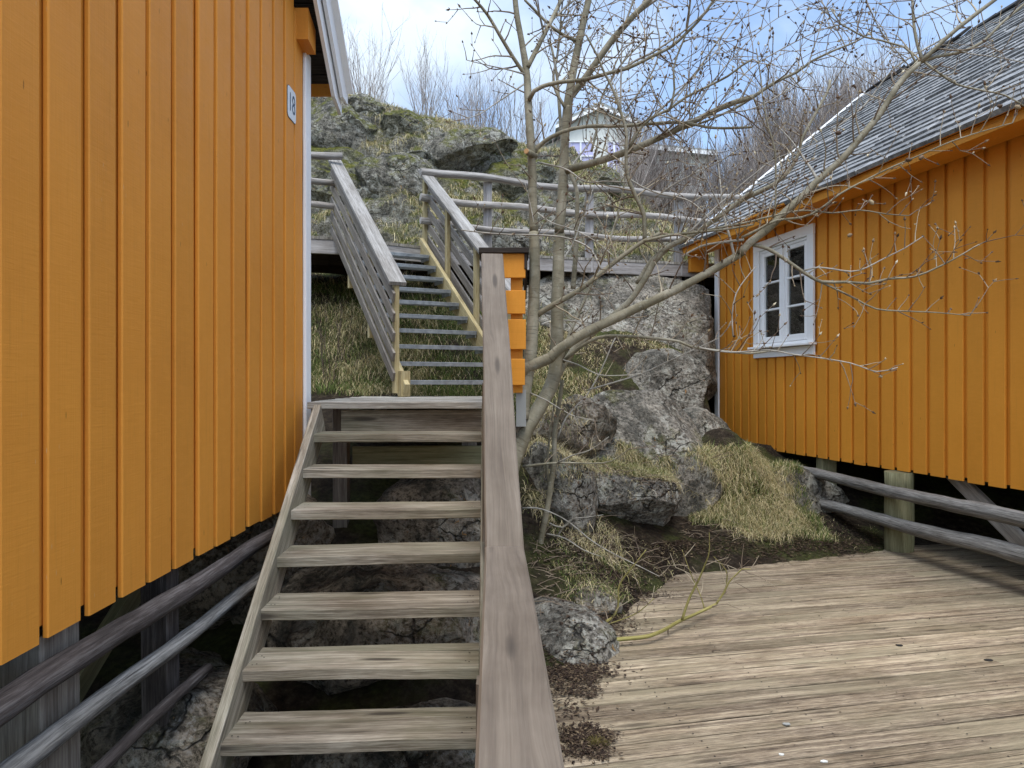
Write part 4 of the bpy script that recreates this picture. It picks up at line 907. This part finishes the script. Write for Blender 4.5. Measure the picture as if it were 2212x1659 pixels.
# catkins
for (px,py,d) in ((2160,229,4.35),(2198,232,4.3),(1811,287,4.6),(1990,340,4.4),(1963,345,4.4),(1836,508,4.6),(1883,437,4.5)):
    p=P(px,py,d); ax=Vector((random.gauss(0,1),random.gauss(0,.3),random.gauss(0,.6))).normalized()
    t=MB(); t.tube([p-ax*.02,p-ax*.012,p,p+ax*.012,p+ax*.02],[.003,.011,.013,.010,.003],n=9,rough=.25,freq=80); t.build('catkin',M['bud'],will)
# sapling
TW=MB(); BUD_V=[];BUD_F=[];BUD_R=[]
sap=thing('sapling',tuple(P(1153,1235,5.3)),'thin leaning willow sapling standing right of the handrail over dark soil','tree')
c,rad=limb('8',[(425,800),(405,950),(385,1100),(380,1250),(360,1400),(335,1550),(305,1700),(275,1830),(262,1890)][::-1],5.3,5.25,15,9)
mb=MB(); mb.tube(c,rad,n=12,rough=.06); mb.build('trunk',M['bark'],sap)
c2,rad2=limb('8',[(360,1400),(345,1300),(350,1180),(365,1050),(385,900)],5.28,5.3,6,4); mb=MB(); mb.tube(c2,rad2,n=8,rough=.05); mb.build('branch',M['bark'],sap)
for pts in ([(90,505),(150,505),(215,525),(300,570),(400,650),(500,710),(620,770),(700,810)],[(210,570),(270,590),(330,540),(400,490)],[(200,620),(280,640),(360,690),(440,720)],[(240,640),(300,560),(380,545),(450,535)]):
    c3,r3=limb('6',pts,5.25,5.0,4,1.5); mb=MB(); mb.tube(c3,r3,n=6,rough=.03); mb.build('branch',M['barkgrey'],sap); dress(c3,r3,2.5,(.06,.2),up=0)
TW.build('twigs',M['twig'],sap)['kind']='stuff'
# cut branches lying on the deck
def deckpt(px,py,h=.02):
    d=(EYE-h)*F/(py-829.5); return P(px,py,d)
def fallen(name,label,main,forks,w0,w1,mat):
    global TW,BUD_V,BUD_F,BUD_R
    TW=MB(); BUD_V=[];BUD_F=[];BUD_R=[]
    mp=[conv('6',*p) for p in main]; ps=[deckpt(x,y,.03+.05*(k/len(mp))) for k,(x,y) in enumerate(mp)]
    t=thing(name,tuple(ps[0]),label,'branch','cut branches lying on the deck')
    c,prm=catmull(ps,.04); rad=[(w0+(w1-w0)*q)/F*p.y/2 for q,p in zip(prm,c)]
    mb=MB(); mb.tube(c,rad,n=10,rough=.05); mb.build('stem',M[mat],t); dress(c,rad,5.0,(.06,.2),start=.45,up=.5)
    for base,fk,wa,wb3 in forks:
        bx=deckpt(*conv('6',*base),.07); d=bx.y
        ps=[bx]+[P(*conv('6',*q),d-.02*i) for i,q in enumerate(fk)]
        c,prm=catmull(ps,.03); rad=[(wa+(wb3-wa)*q)/F*p.y/2 for q,p in zip(prm,c)]
        mb=MB(); mb.tube(c,rad,n=7,rough=.04); mb.build('side_shoot',M[mat],t); dress(c,rad,16.0,(.06,.2),start=.12,up=.4)
    TW.build('twigs',M['twig'],t)['kind']='stuff'
fallen('cut_branch','long yellow green cut branch lying on the deck planks, forking at its far end',[(285,1130),(400,1110),(500,1090),(640,1075),(720,1045),(790,1005),(860,975),(950,932)],
 [((800,1000),[(830,910),(870,830),(900,760),(920,700),(920,610)],6,2),((950,932),[(985,880),(1010,830),(1040,800),(1065,775),(1105,775)],5,2),((900,955),[(880,890),(840,800),(800,690)],3,1.5),((990,880),[(1000,800),(980,760),(940,720)],3,1.5)],11,6,'green_branch')
fallen('cut_branch','thinner pale cut branch resting between the rock and the deck edge',[(350,1082),(395,1050),(445,1020),(490,992)],
 [((490,992),[(515,945),(520,850),(560,790),(600,740),(640,690)],5,2),((440,1030),[(530,1000),(600,970),(650,930),(675,905)],3,1.5),((420,1045),[(360,1020),(300,1000)],4,2)],8,6,'green_branch')
# ------------------------------------------------------------------ bare shrubs
def shrub_mesh(seed,n=26,h=2.4,spread=.55,fork=5,rad=.012):
    rs=random.Random(seed); vs=[];fs=[];rr_=[]
    def tb(pts,ra,rb,r):
        m=len(pts)
        for i,p in enumerate(pts):
            rad_=ra+(rb-ra)*i/(m-1); 
            for k in range(3):
                a=2.094*k; vs.append((p[0]+rad_*math.cos(a),p[1]+rad_*math.sin(a),p[2]))
        b=len(vs)-3*m
        for i in range(m-1):
            for k in range(3): fs.append((b+3*i+k,b+3*i+(k+1)%3,b+3*i+3+(k+1)%3,b+3*i+3+k)); rr_.append(r)
    def grow(p,d,L,ra,dep):
        pts=[p]; n_=max(3,int(L/.16)); r=rs.random()
        for k in range(n_):
            d=[d[0]+rs.gauss(0,.07),d[1]+rs.gauss(0,.07),d[2]+.045]; l=math.sqrt(sum(q*q for q in d)); d=[q/l for q in d]
            p=[p[i]+d[i]*L/n_ for i in range(3)]; pts.append(p)
            if dep<2 and k>0 and rs.random()<fork*.13:
                s=rs.uniform(.3,.6); dd=[d[0]+rs.gauss(0,s),d[1]+rs.gauss(0,s),d[2]+.15]
                grow(p,dd,L*rs.uniform(.25,.5)*(1-.4*k/n_),ra*.55,dep+1)
        tb(pts,ra,ra*.25,r)
    for _ in range(n):
        a=rs.uniform(0,6.283); s=abs(rs.gauss(0,spread)); p=[math.cos(a)*rs.random()*.22,math.sin(a)*rs.random()*.22,-.1]
        grow(p,[math.cos(a)*s*.7,math.sin(a)*s*.7,1],h*rs.uniform(.6,1.05),rad*rs.uniform(.7,1.2),0)
    return np.array(vs),np.array(fs),np.array(rr_)
protos=[]
for sd,n,h,sp,fk,ra in ((1,22,2.1,.55,6,.011),(2,26,2.3,.45,6,.010),(3,18,1.8,.65,7,.011),(4,40,5.2,.45,7,.022),(5,34,4.6,.55,8,.020)):
    v,f,r=shrub_mesh(sd,n,h,sp,fk,ra); o=npmesh('bare_shrub',v,f,M['shrub'],rnd=r); protos.append(o)
used=set()
def put(kind,px,depth,scale,label,rz,group='bare shrubs on the skyline',z=None,sx=1.0):
    src=protos[kind]
    if kind in used: o=src.copy(); COL.objects.link(o)
    else: o=src; used.add(kind)
    p=P(px,500,depth); h,_=drop(p.x,p.y); zz=h.z if h is not None else 5
    scale*=(.8 if kind>2 else .86)
    o.location=(p.x,p.y,zz-.05 if z is None else z); o.scale=(scale*sx,scale*sx,scale); o.rotation_euler=(0,0,rz); tag(o,label,'shrub',group)
L_='bare shrub on the rocky crest '
put(0,792,14.2,.98,L_+'nearest the white bargeboard of the left cabin',.3)
put(0,828,14.8,.6,L_+'low one just right of the first, half hidden',1.7)
put(1,918,14.5,.82,L_+'standing alone midway between the bargeboard and the willow',2)
put(2,985,14.8,.9,L_+'just right of the lone midway shrub',1,z=None)
put(1,1040,15.2,.95,L_+'second left of the two willow trunks',4)
put(2,1085,15.4,1.15,L_+'directly left of the left willow trunk',3)
put(0,1135,16,1.1,L_+'seen behind the left willow trunk',5)
put(1,1010,17.5,1.0,L_+'set back between the lone shrub and the willow',2.2)
put(2,1195,17,.9,'bare shrub at the left corner of the distant pale house',.4)
T_='tall bare thicket shrub '
put(3,1415,20,.80,T_+'hiding the right corner of the gabled white house',.2)
put(4,1375,19,.62,T_+'low one before the gabled white house wall',1.1)
put(4,1500,19,.55,T_+'in front of the flat roofed pale house',2.3)
put(2,1560,15.5,.9,'bare shrub behind the log fence left of the slate roof verge',2.3)
put(0,1460,15,.75,'bare shrub behind the log fence below the flat roofed house',2.9)
put(0,1345,15.2,1.1,'bare shrub at the right edge of the gabled white house',3.9)
put(2,1330,15.5,.7,'low bare shrub at the end of the mossy rock hill',.9)
put(3,1640,22,.92,T_+'left edge of the thicket above the slate roof',1.5)
put(4,1700,19,1.0,T_+'second from the left above the slate roof verge',.7)
put(3,1765,21,1.12,T_+'third from the left above the slate roof verge',3.3)
put(4,1830,20,1.22,T_+'centre of the thicket, the highest over the verge',4.4)
put(3,1890,22,1.25,T_+'behind the peak of the slate roof',5.1)
put(4,1610,17,.62,T_+'lower left of the thicket behind the fence end',2.7)
put(3,1560,22,.62,T_+'right end of the flat roofed pale house',4.9)
# small bare brush on the grassy slope by the upper flight
bv,bf,br=shrub_mesh(21,9,1.9,.55,3,.012)
for k,(px,py,d,sc__) in enumerate(((715,800,7.3,.44),(745,760,7.9,.36))):
    o=npmesh('bare_brush',bv,bf,M['brush'],rnd=br); p=P(px,py,d); h,_=drop(p.x,p.y); o.location=h-V(0,0,.02); o.scale=(sc__*.9,sc__*.9,sc__); tag(o,('dark twiggy brush in the dry grass beside the left cabin','smaller twiggy brush beside the foot of the upper stair railing')[k],'shrub')
# ------------------------------------------------------------------ grass
GV=[];GF=[];GR=[]
def blades(pts,nrm,L,w,lean,rs,dirb=None,dens=1):
    """vectorised tapered bent blades"""
    n=len(pts); p=np.array(pts); a=RNG.uniform(0,6.283,n); l=L*RNG.uniform(.5,1.25,n); ln=lean*RNG.uniform(.4,1.5,n)
    h=np.stack([np.cos(a),np.sin(a),np.zeros(n)],1)
    if dirb is not None: h=h*.6+np.array(dirb); h/=np.linalg.norm(h,axis=1,keepdims=True)
    side=np.stack([-np.sin(a+RNG.uniform(-1,1,n)),np.cos(a),np.zeros(n)],1)*(w*RNG.uniform(.6,1.3,n))[:,None]
    up=np.array([0,0,1.0]); N_=3; rows_=[]
    for k in range(N_+1):
        t=k/N_; hz=np.sin(ln*t)*t; vz=np.cos(ln*t*1.1)*t
        c=p+h*(l*hz)[:,None]+up*(l*vz)[:,None]; ww=(1-t*.92)
        rows_.append(c-side*ww); rows_.append(c+side*ww)
    base=sum(len(g) for g in GV); V_=np.stack(rows_,1).reshape(-1,3); idx=np.arange(n)*(2*(N_+1))+base
    f=np.concatenate([np.stack([idx+2*k,idx+2*k+1,idx+2*k+3,idx+2*k+2],1) for k in range(N_)])
    GV.append(V_); GF.append(f); GR.append(np.tile(rs(n),N_))
def scatter(n,xr,yr,test=None,clump=2.5,thr=-.1,zmin=-9,nz=.35,zmax=99,only=None):
    out=[]; tries=0
    while len(out)<n and tries<n*6:
        tries+=1; x=random.uniform(*xr); y=random.uniform(*yr)
        if noise.noise(Vector((x*clump,y*clump,3)))<thr+random.uniform(-.2,.2): continue
        if test and not test(x,y): continue
        h,nm=drop(x,y)
        if h is not None and getattr(test,"__name__","")=="cap" and h.z>1.24-.42*(x-.4)+.12*noise.noise(Vector((x*4,y*4,0))): continue
        if h is None or abs(nm.z)<nz or h.z<zmin or h.z>zmax or (only is not None and LAST not in only): continue
        out.append((h.x,h.y,h.z-.012))
    return out
mixed=lambda n: RNG.choice([0,1,2],n,p=[.27,.55,.18])*0+np.where(RNG.random(n)<.3,RNG.uniform(0,.35,n),RNG.uniform(.42,.98,n))
dry=lambda n: np.where(RNG.random(n)<.12,RNG.uniform(0,.35,n),RNG.uniform(.45,.98,n))
green=lambda n: np.where(RNG.random(n)<.62,RNG.uniform(0,.36,n),RNG.uniform(.4,.9,n))
def flush(name,label=None):
    global GV,GF,GR
    o=npmesh(name,np.concatenate(GV),np.concatenate(GF),M['grass'],rnd=np.concatenate(GR)); o['kind']='stuff'
    if label: o['label']=label; o['category']='grass'
    GV=[];GF=[];GR=[]
# slope left under the upper flight
def outs(x,y): return not(y<7.1 and x>-1.4 and x<-.05)
def ingap(x,y):
    return noise.noise(Vector((x*1.3,y*1.3,9)))
a=scatter(10000,(-3.6,.4),(6.95,11.1),outs,thr=-.35); blades(a,None,.13,.0032,1.2,mixed)
a=scatter(3000,(-2.6,-.9),(6.9,9.0),outs,thr=-.1); blades(a,None,.24,.003,1.9,dry,dirb=(.1,-.7,0))
a=scatter(15000,(-3.0,.4),(6.9,9.6),outs,thr=-.3,clump=1.6); blades(a,None,.14,.0032,.9,lambda n: np.where(RNG.random(n)<.85,RNG.uniform(0,.3,n),RNG.uniform(.4,.8,n)))
flush('grass','dry and green grass on the slope under the upper stair')
# hill crest and behind it
a=scatter(24000,(-5.5,2.6),(11.3,17),None,clump=.9,thr=-.45,nz=.38,only=(0,HILL_ID)); blades(a,None,.10,.006,1.1,mixed)
a=scatter(9000,(-5.5,2.4),(11.5,14.5),None,clump=1.6,thr=-.05,nz=.3,only=(0,HILL_ID)); blades(a,None,.22,.006,2.2,dry,dirb=(.1,-.8,0))
a=scatter(7000,(-4.5,4.5),(11,12.5),None,clump=1.2,thr=-.4,only=(0,HILL_ID)); blades(a,None,.20,.005,1.4,mixed)
a=scatter(4000,(-4.5,2.5),(11.3,13),None,clump=1,thr=-.2,only=(0,HILL_ID)); blades(a,None,.12,.006,.9,green)
a=scatter(9000,(1.5,9),(12,18),None,clump=1.0,thr=-.3); blades(a,None,.35,.008,1.3,mixed)
flush('grass','straw coloured grass over the top of the rocky hill')
# hummock in front of the right cabin
def hum(x,y): return ((x-2.28)/.62)**2+((y-7.3)/.72)**2<1+.4*noise.noise(Vector((x*3,y*3,0)))
a=scatter(9000,(1.3,3.2),(6.6,8.3),hum,thr=-.22,clump=4,nz=.2,zmax=.9); blades(a,None,.14,.0026,1.9,dry,dirb=(-.15,-.2,0))
a=scatter(5500,(1.3,3.2),(6.7,8.4),hum,thr=-.5,nz=.2,zmax=.9); blades(a,None,.11,.003,1.3,mixed)
a=scatter(8000,(1.7,3.1),(6.7,8.2),lambda x,y:True,thr=-.2,clump=2,zmax=.9); blades(a,None,.10,.003,.8,green)
flush('grass','thick straw grass hummock at the far edge of the deck')
# cap of grass on the big boulder
def cap(x,y): return abs(y-(6.78+.06*(x-.9)))<.32+.10*noise.noise(Vector((x*3,y*3,5)))
a=scatter(7500,(.30,1.55),(6.2,7.3),cap,thr=-.5,nz=.15,zmin=.62,zmax=1.22); blades(a,None,.12,.0026,2.1,dry,dirb=(.2,-.4,0))
a=scatter(5000,(.3,1.6),(6.2,7.1),cap,thr=-.3,nz=.15,zmin=.55,zmax=1.1); blades(a,None,.11,.003,1.0,green)
a=scatter(2500,(.1,.9),(5.4,6.5),None,thr=-.1,nz=.3); blades(a,None,.15,.003,1.6,dry)
flush('grass','matted dry grass cap drooping over the boulder edge')
a=scatter(6500,(.2,2.5),(7.5,9.5),lambda x,y:(7.5<y<9.4 and x<1.15) or (7.6<y<8.3 and x<1.7) or (9.1<y<9.45 and x<2.5),thr=-.25,nz=.4); blades(a,None,.10,.0035,1.7,dry)
a=scatter(1800,(.0,.9),(7.2,9.2),None,thr=-.1,nz=.4); blades(a,None,.16,.0035,1.2,mixed)
flush('grass','dry grass on the shelf between boulder and granite ledge')
a=scatter(1500,(.3,.95),(4.7,5.5),None,thr=-.1,nz=.3,clump=5); blades(a,None,.075,.0025,1.1,green)
a=scatter(1200,(.2,1.5),(4.8,6.6),None,thr=.0,nz=.3,clump=5); blades(a,None,.09,.0022,1.7,dry)
a=scatter(900,(2.0,3.9),(6.5,7.3),None,thr=-.2,nz=.3,clump=5); blades(a,None,.05,.0025,1.1,green)
flush('grass','sparse short grass in the dark soil at the deck edge')
# ------------------------------------------------------------------ litter on the deck
def flakes(name,spots,mat,label=None,size=.012,flat_=.5):
    v=[];f=[];r=[]
    for (x,y,z,s) in spots:
        a=random.uniform(0,6.28); l=s*random.uniform(.5,1.6); w=s*random.uniform(.15,.6); t1=random.uniform(-1,1)*s*flat_; b=len(v)
        ca,sa=math.cos(a),math.sin(a)
        for (u_,w_,h_) in ((-l,0,0),(0,-w,t1*.5),(l,0,t1),(0,w,.3*abs(t1))): v.append((x+ca*u_-sa*w_,y+sa*u_+ca*w_,z+h_+.003))
        f.append((b,b+1,b+2,b+3)); r.append(random.random())
    o=npmesh(name,np.array(v),np.array(f),M[mat],rnd=np.array(r)); o['kind']='stuff'
    if label: o['label']=label; o['category']='litter'
    return o
sp=[]
edge=[(.20,2.9),(.22,3.9),(.36,4.3),(.48,4.75),(.64,5.2),(.90,5.6),(1.20,6.1),(1.6,6.4),(2.4,6.5),(3.0,6.75),(3.6,7.05)]
for _ in range(22000):
    k=random.uniform(0,len(edge)-1.001); i=int(k); t_=k-i
    if i<1 and random.random()<.6: continue
    x=edge[i][0]+(edge[i+1][0]-edge[i][0])*t_; y=edge[i][1]+(edge[i+1][1]-edge[i][1])*t_
    nb=noise.noise(Vector((x*3,y*3,0)))*.14; g_=abs(random.gauss(0,.13))*random.choice((-2.2,1))+nb
    tx,ty=edge[i+1][0]-edge[i][0],edge[i+1][1]-edge[i][1]; tl=math.hypot(tx,ty)
    x+=ty/tl*g_; y-=tx/tl*g_
    if x<.12: continue
    h,_n=drop(x,y,1.5); z=max(h.z if h is not None else 0,0.0)
    if z>.9 or (y<5 and z>.06 and random.random()<.93): continue
    sp.append((x,y,z+random.uniform(0,.012),random.uniform(.006,.018)))
for cx_,cy_,rx,ry_,n in ((.30,3.78,.14,.17,3200),(.31,3.12,.10,.12,2600),(.98,5.25,.18,.12,500)):
    for _ in range(n):
        a=random.uniform(0,6.28); q=random.random()**.7*(1+.9*noise.noise(Vector((math.cos(a)*1.6,math.sin(a)*1.6,cx_*9)))); a+=0; sp.append((cx_+rx*q*math.cos(a)+abs(random.gauss(0,.03)),cy_+ry_*q*math.sin(a),random.uniform(0,.015),random.uniform(.004,.012)))
for _ in range(0): pass
ST=MB()
for _ in range(420):
    k=random.uniform(2,len(edge)-3.0); i=int(k); t_=k-i; x=edge[i][0]+(edge[i+1][0]-edge[i][0])*t_-abs(random.gauss(0,.35)); y=edge[i][1]+(edge[i+1][1]-edge[i][1])*t_+abs(random.gauss(0,.3))
    h,_n=drop(x,y,1.2)
    if h is None or x<.15: continue
    a=random.uniform(0,6.28); L=random.uniform(.05,.28); d_=Vector((math.cos(a),math.sin(a),random.gauss(.05,.15))); p=Vector((x,y,max(h.z,0)+.012)); ST.tube([p,p+d_*L*.5+Vector((0,0,.01)),p+d_*L],[.003,.0025,.001],n=4,caps=False,r=random.random()*.6)
ST.build('dead_sticks',M['twig'])['kind']='stuff'
flakes('leaf_litter',sp,'litter','dark rotted leaf litter creeping over the deck edge')
sp=[(random.uniform(.3,5.5),random.uniform(1.6,6.9),.001,random.uniform(.003,.011)) for _ in range(520)]
flakes('deck_debris',sp,'litter','tiny bark crumbs scattered over the deck planks',flat_=.3)
v=[]
mt=MB(); p0=deckpt(1290,1603,.01)
for _ in range(420):
    a=random.uniform(0,6.28); q=random.random()**.6*.045; b=Vector((p0.x+q*math.cos(a),p0.y+q*math.sin(a)*.9,random.uniform(0,.02)*(1-q/.05)))
    e=b+Vector((random.gauss(0,.012),random.gauss(0,.012),random.uniform(.003,.02))); mt.tube([b,e],.0009,n=3,caps=False)
o=mt.build('moss_tuft',M['moss'],None,loc=(p0.x,p0.y,0)); tag(o,'small olive moss tuft on the planks near the handrail foot','moss')
# larger single leaves and pale chips
def chip(px,py,s,mat,name,label,cat):
    p=deckpt(px,py,.004); m=MB(); n=9; a0=random.uniform(0,6.28); c=[(p.x+s*math.cos(6.283*k/n+a0)*(1+random.uniform(-.3,.3)),p.y+.6*s*math.sin(6.283*k/n+a0)*(1+random.uniform(-.3,.3)),.003) for k in range(n)]
    m.prism(c,(0,0,.004)); o=m.build(name,M[mat],None,loc=(p.x,p.y,0)); tag(o,label,cat)
chip(1942,1394,.022,'felt','dead_leaf','dark curled leaf in the middle of the deck','leaf')
chip(2135,1426,.024,'felt','dead_leaf','dark curled leaf on the deck nearest the right frame edge','leaf')
chip(1780,1645,.014,'shell','shell_chip','white shell chip at the bottom edge of the deck','shell')
chip(1688,1630,.012,'shell','shell_chip','small upright white shell chip left of the bottom one','shell')
chip(1700,1564,.018,'plastic','flat_pebble','flat grey pebble lying on the deck above the shell chips','pebble')
# ------------------------------------------------------------------ houses on the hill
fh=thing('white_house',tuple(P(1290,380,32)),'white gabled house with lilac curtains behind the hill crest','house')
def Hh(x,y,z): return P(1290,372,32)+Vector((x,y,z))
g0=Hh(0,0,0)
m=MB(); m.prism([Hh(-1.55,0,-1.5),Hh(1.75,0,-1.5),Hh(1.75,0,2.1),Hh(.1,0,2.85),Hh(-1.55,0,2.1)],(0,6,0)); m.build('wall',M['housewall'],fh)
m=MB(); m.prism([Hh(-2.9,1.5,-1.5),Hh(-1.56,1.5,-1.5),Hh(-1.56,1.5,2.0),Hh(-2.9,1.5,1.45)],(0,5,0)); m.build('side_wing',M['housewall'],fh)
m=MB(); m.prism([Hh(-1.85,-.35,1.98),Hh(.1,-.35,2.87),Hh(.1,-.35,3.05),Hh(-1.85,-.35,2.14)],(0,6.6,0)); m.prism([Hh(2.05,-.35,1.98),Hh(.102,-.35,2.87),Hh(.102,-.35,3.05),Hh(2.05,-.35,2.14)],(0,6.6,0)); m.prism([Hh(-3.1,1.2,1.35),Hh(-1.86,1.2,1.95),Hh(-1.86,1.2,2.08),Hh(-3.1,1.2,1.48)],(0,5.6,0)); m.build('roof',M['farroof'],fh)
m=MB(); 
m.prism([Hh(-1.9,-.38,1.84),Hh(.1,-.38,2.75),Hh(.1,-.38,2.9),Hh(-1.9,-.38,1.98)],(0,.04,0)); m.prism([Hh(2.1,-.38,1.84),Hh(.102,-.38,2.75),Hh(.102,-.38,2.9),Hh(2.1,-.38,1.98)],(0,.04,0)); m.build('bargeboard',M['white'],fh)
for (a,b,z0,z1,mt) in ((-1.35,-.15,.05,1.35,'lilac'),(.45,1.05,-.1,1.35,'lilac')):
    m=MB(); m.prism([Hh(a,-.03,z0),Hh(b,-.03,z0),Hh(b,-.03,z1),Hh(a,-.03,z1)],(0,.04,0)); w_=m.build('window',M[mt],fh)
    m=MB(); 
    for x in (a,(a+b)/2,b): m.board(Hh(x,-.05,z0),Hh(x,-.05,z1),.08,.05,up=(0,1,0))
    for z in (z0,(z0+z1)/2,z1): m.board(Hh(a,-.055,z),Hh(b,-.055,z),.05,.05,up=(0,0,1))
    m.build('window_frame',M['white'],w_)
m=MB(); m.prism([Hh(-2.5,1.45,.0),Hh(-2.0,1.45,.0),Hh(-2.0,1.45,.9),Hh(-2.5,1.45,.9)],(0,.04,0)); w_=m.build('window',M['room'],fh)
m=MB(); 
for x in (-2.5,-2.25,-2.0): m.board(Hh(x,1.42,0),Hh(x,1.42,.9),.05,.04,up=(0,1,0))
m.build('window_frame',M['white'],w_)
g2=thing('pale_house',tuple(P(1480,420,30)),'low pale house with a nearly flat roof behind the thicket','house')
def Kk(x,y,z): return P(1480,420,30)+Vector((x,y,z))
m=MB(); m.prism([Kk(-1.8,0,-1.5),Kk(.9,0,-1.5),Kk(.9,0,1.6),Kk(-1.8,0,1.85)],(0,5,0)); m.build('wall',M['housewall'],g2)
m=MB(); m.prism([Kk(-2.1,-.4,1.87),Kk(1.25,-.4,1.55),Kk(1.25,-.4,1.75),Kk(-2.1,-.4,2.07)],(0,6,0)); m.build('roof',M['farroof'],g2)
m=MB(); m.prism([Kk(-2.12,-.44,1.83),Kk(1.27,-.44,1.51),Kk(1.27,-.44,1.66),Kk(-2.12,-.44,1.98)],(0,.03,0)); m.build('fascia',M['white'],g2)
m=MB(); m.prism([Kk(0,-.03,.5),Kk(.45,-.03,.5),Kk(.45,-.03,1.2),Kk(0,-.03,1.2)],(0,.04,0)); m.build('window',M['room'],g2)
# ------------------------------------------------------------------ camera, light, sky
cam=bpy.data.cameras.new('camera'); co=bpy.data.objects.new('camera',cam); COL.objects.link(co); sc.camera=co
co.location=(0,0,EYE); co.rotation_euler=(math.radians(90),0,0); cam.sensor_width=36; cam.lens=F/2212*36; cam.clip_end=2000; cam.clip_start=.05
SUN_EL=math.radians(68); SUN_AZ=math.radians(176)   # clockwise from +Y
sd=Vector((math.sin(SUN_AZ)*math.cos(SUN_EL),math.cos(SUN_AZ)*math.cos(SUN_EL),math.sin(SUN_EL)))
sl=bpy.data.lights.new('sun','SUN'); so=bpy.data.objects.new('sun',sl); COL.objects.link(so)
sl.energy=1.3; sl.angle=math.radians(35); sl.color=(1,.965,.91); so.rotation_euler=sd.to_track_quat('Z','Y').to_euler()
w=bpy.data.worlds.new('World'); sc.world=w; w.use_nodes=True; nt=w.node_tree; bg=nt.nodes['Background']
sky=nt.nodes.new('ShaderNodeTexSky'); sky.sky_type='NISHITA'; sky.sun_disc=False; sky.sun_elevation=SUN_EL; sky.sun_rotation=SUN_AZ; sky.air_density=1.0; sky.dust_density=.6; sky.ozone_density=1.5
tc=nt.nodes.new('ShaderNodeTexCoord'); mp=nt.nodes.new('ShaderNodeMapping'); mp.inputs['Scale'].default_value=(1.0,1.0,1.7); mp.inputs['Location'].default_value=(.35,.2,.1)
nz=nt.nodes.new('ShaderNodeTexNoise'); nz.inputs['Scale'].default_value=2.1; nz.inputs['Detail'].default_value=6; nz.inputs['Roughness'].default_value=.52; nz.inputs['Distortion'].default_value=.3
cr=nt.nodes.new('ShaderNodeValToRGB'); cr.color_ramp.elements[0].position=.42; cr.color_ramp.elements[0].color=(.08,.08,.08,1); cr.color_ramp.elements[1].position=.60; cr.color_ramp.elements[1].color=(.97,.97,.97,1)
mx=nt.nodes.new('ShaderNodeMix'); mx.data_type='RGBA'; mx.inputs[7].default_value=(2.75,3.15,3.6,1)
nt.links.new(tc.outputs['Generated'],mp.inputs[0]); nt.links.new(mp.outputs[0],nz.inputs[0]); nt.links.new(nz.outputs[0],cr.inputs[0]); nt.links.new(cr.outputs[0],mx.inputs[0])
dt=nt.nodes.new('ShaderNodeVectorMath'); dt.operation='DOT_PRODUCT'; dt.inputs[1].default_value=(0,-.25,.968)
mr=nt.nodes.new('ShaderNodeMapRange'); mr.inputs[1].default_value=.05; mr.inputs[2].default_value=.75; mr.inputs[3].default_value=1.0; mr.inputs[4].default_value=2.5  # clouds brightened overhead, mostly out of view, added to light both cabin walls
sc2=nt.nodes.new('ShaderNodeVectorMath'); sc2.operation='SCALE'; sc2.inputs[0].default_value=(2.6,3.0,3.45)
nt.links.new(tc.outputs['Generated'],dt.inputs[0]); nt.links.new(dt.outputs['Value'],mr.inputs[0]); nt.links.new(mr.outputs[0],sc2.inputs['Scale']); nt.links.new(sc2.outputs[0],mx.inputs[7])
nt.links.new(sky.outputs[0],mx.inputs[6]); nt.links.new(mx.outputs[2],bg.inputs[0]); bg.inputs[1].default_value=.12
sc.view_settings.view_transform='Standard'; sc.view_settings.look='None'; sc.view_settings.exposure=1.25; sc.view_settings.gamma=1
sc.cycles.use_denoising=True
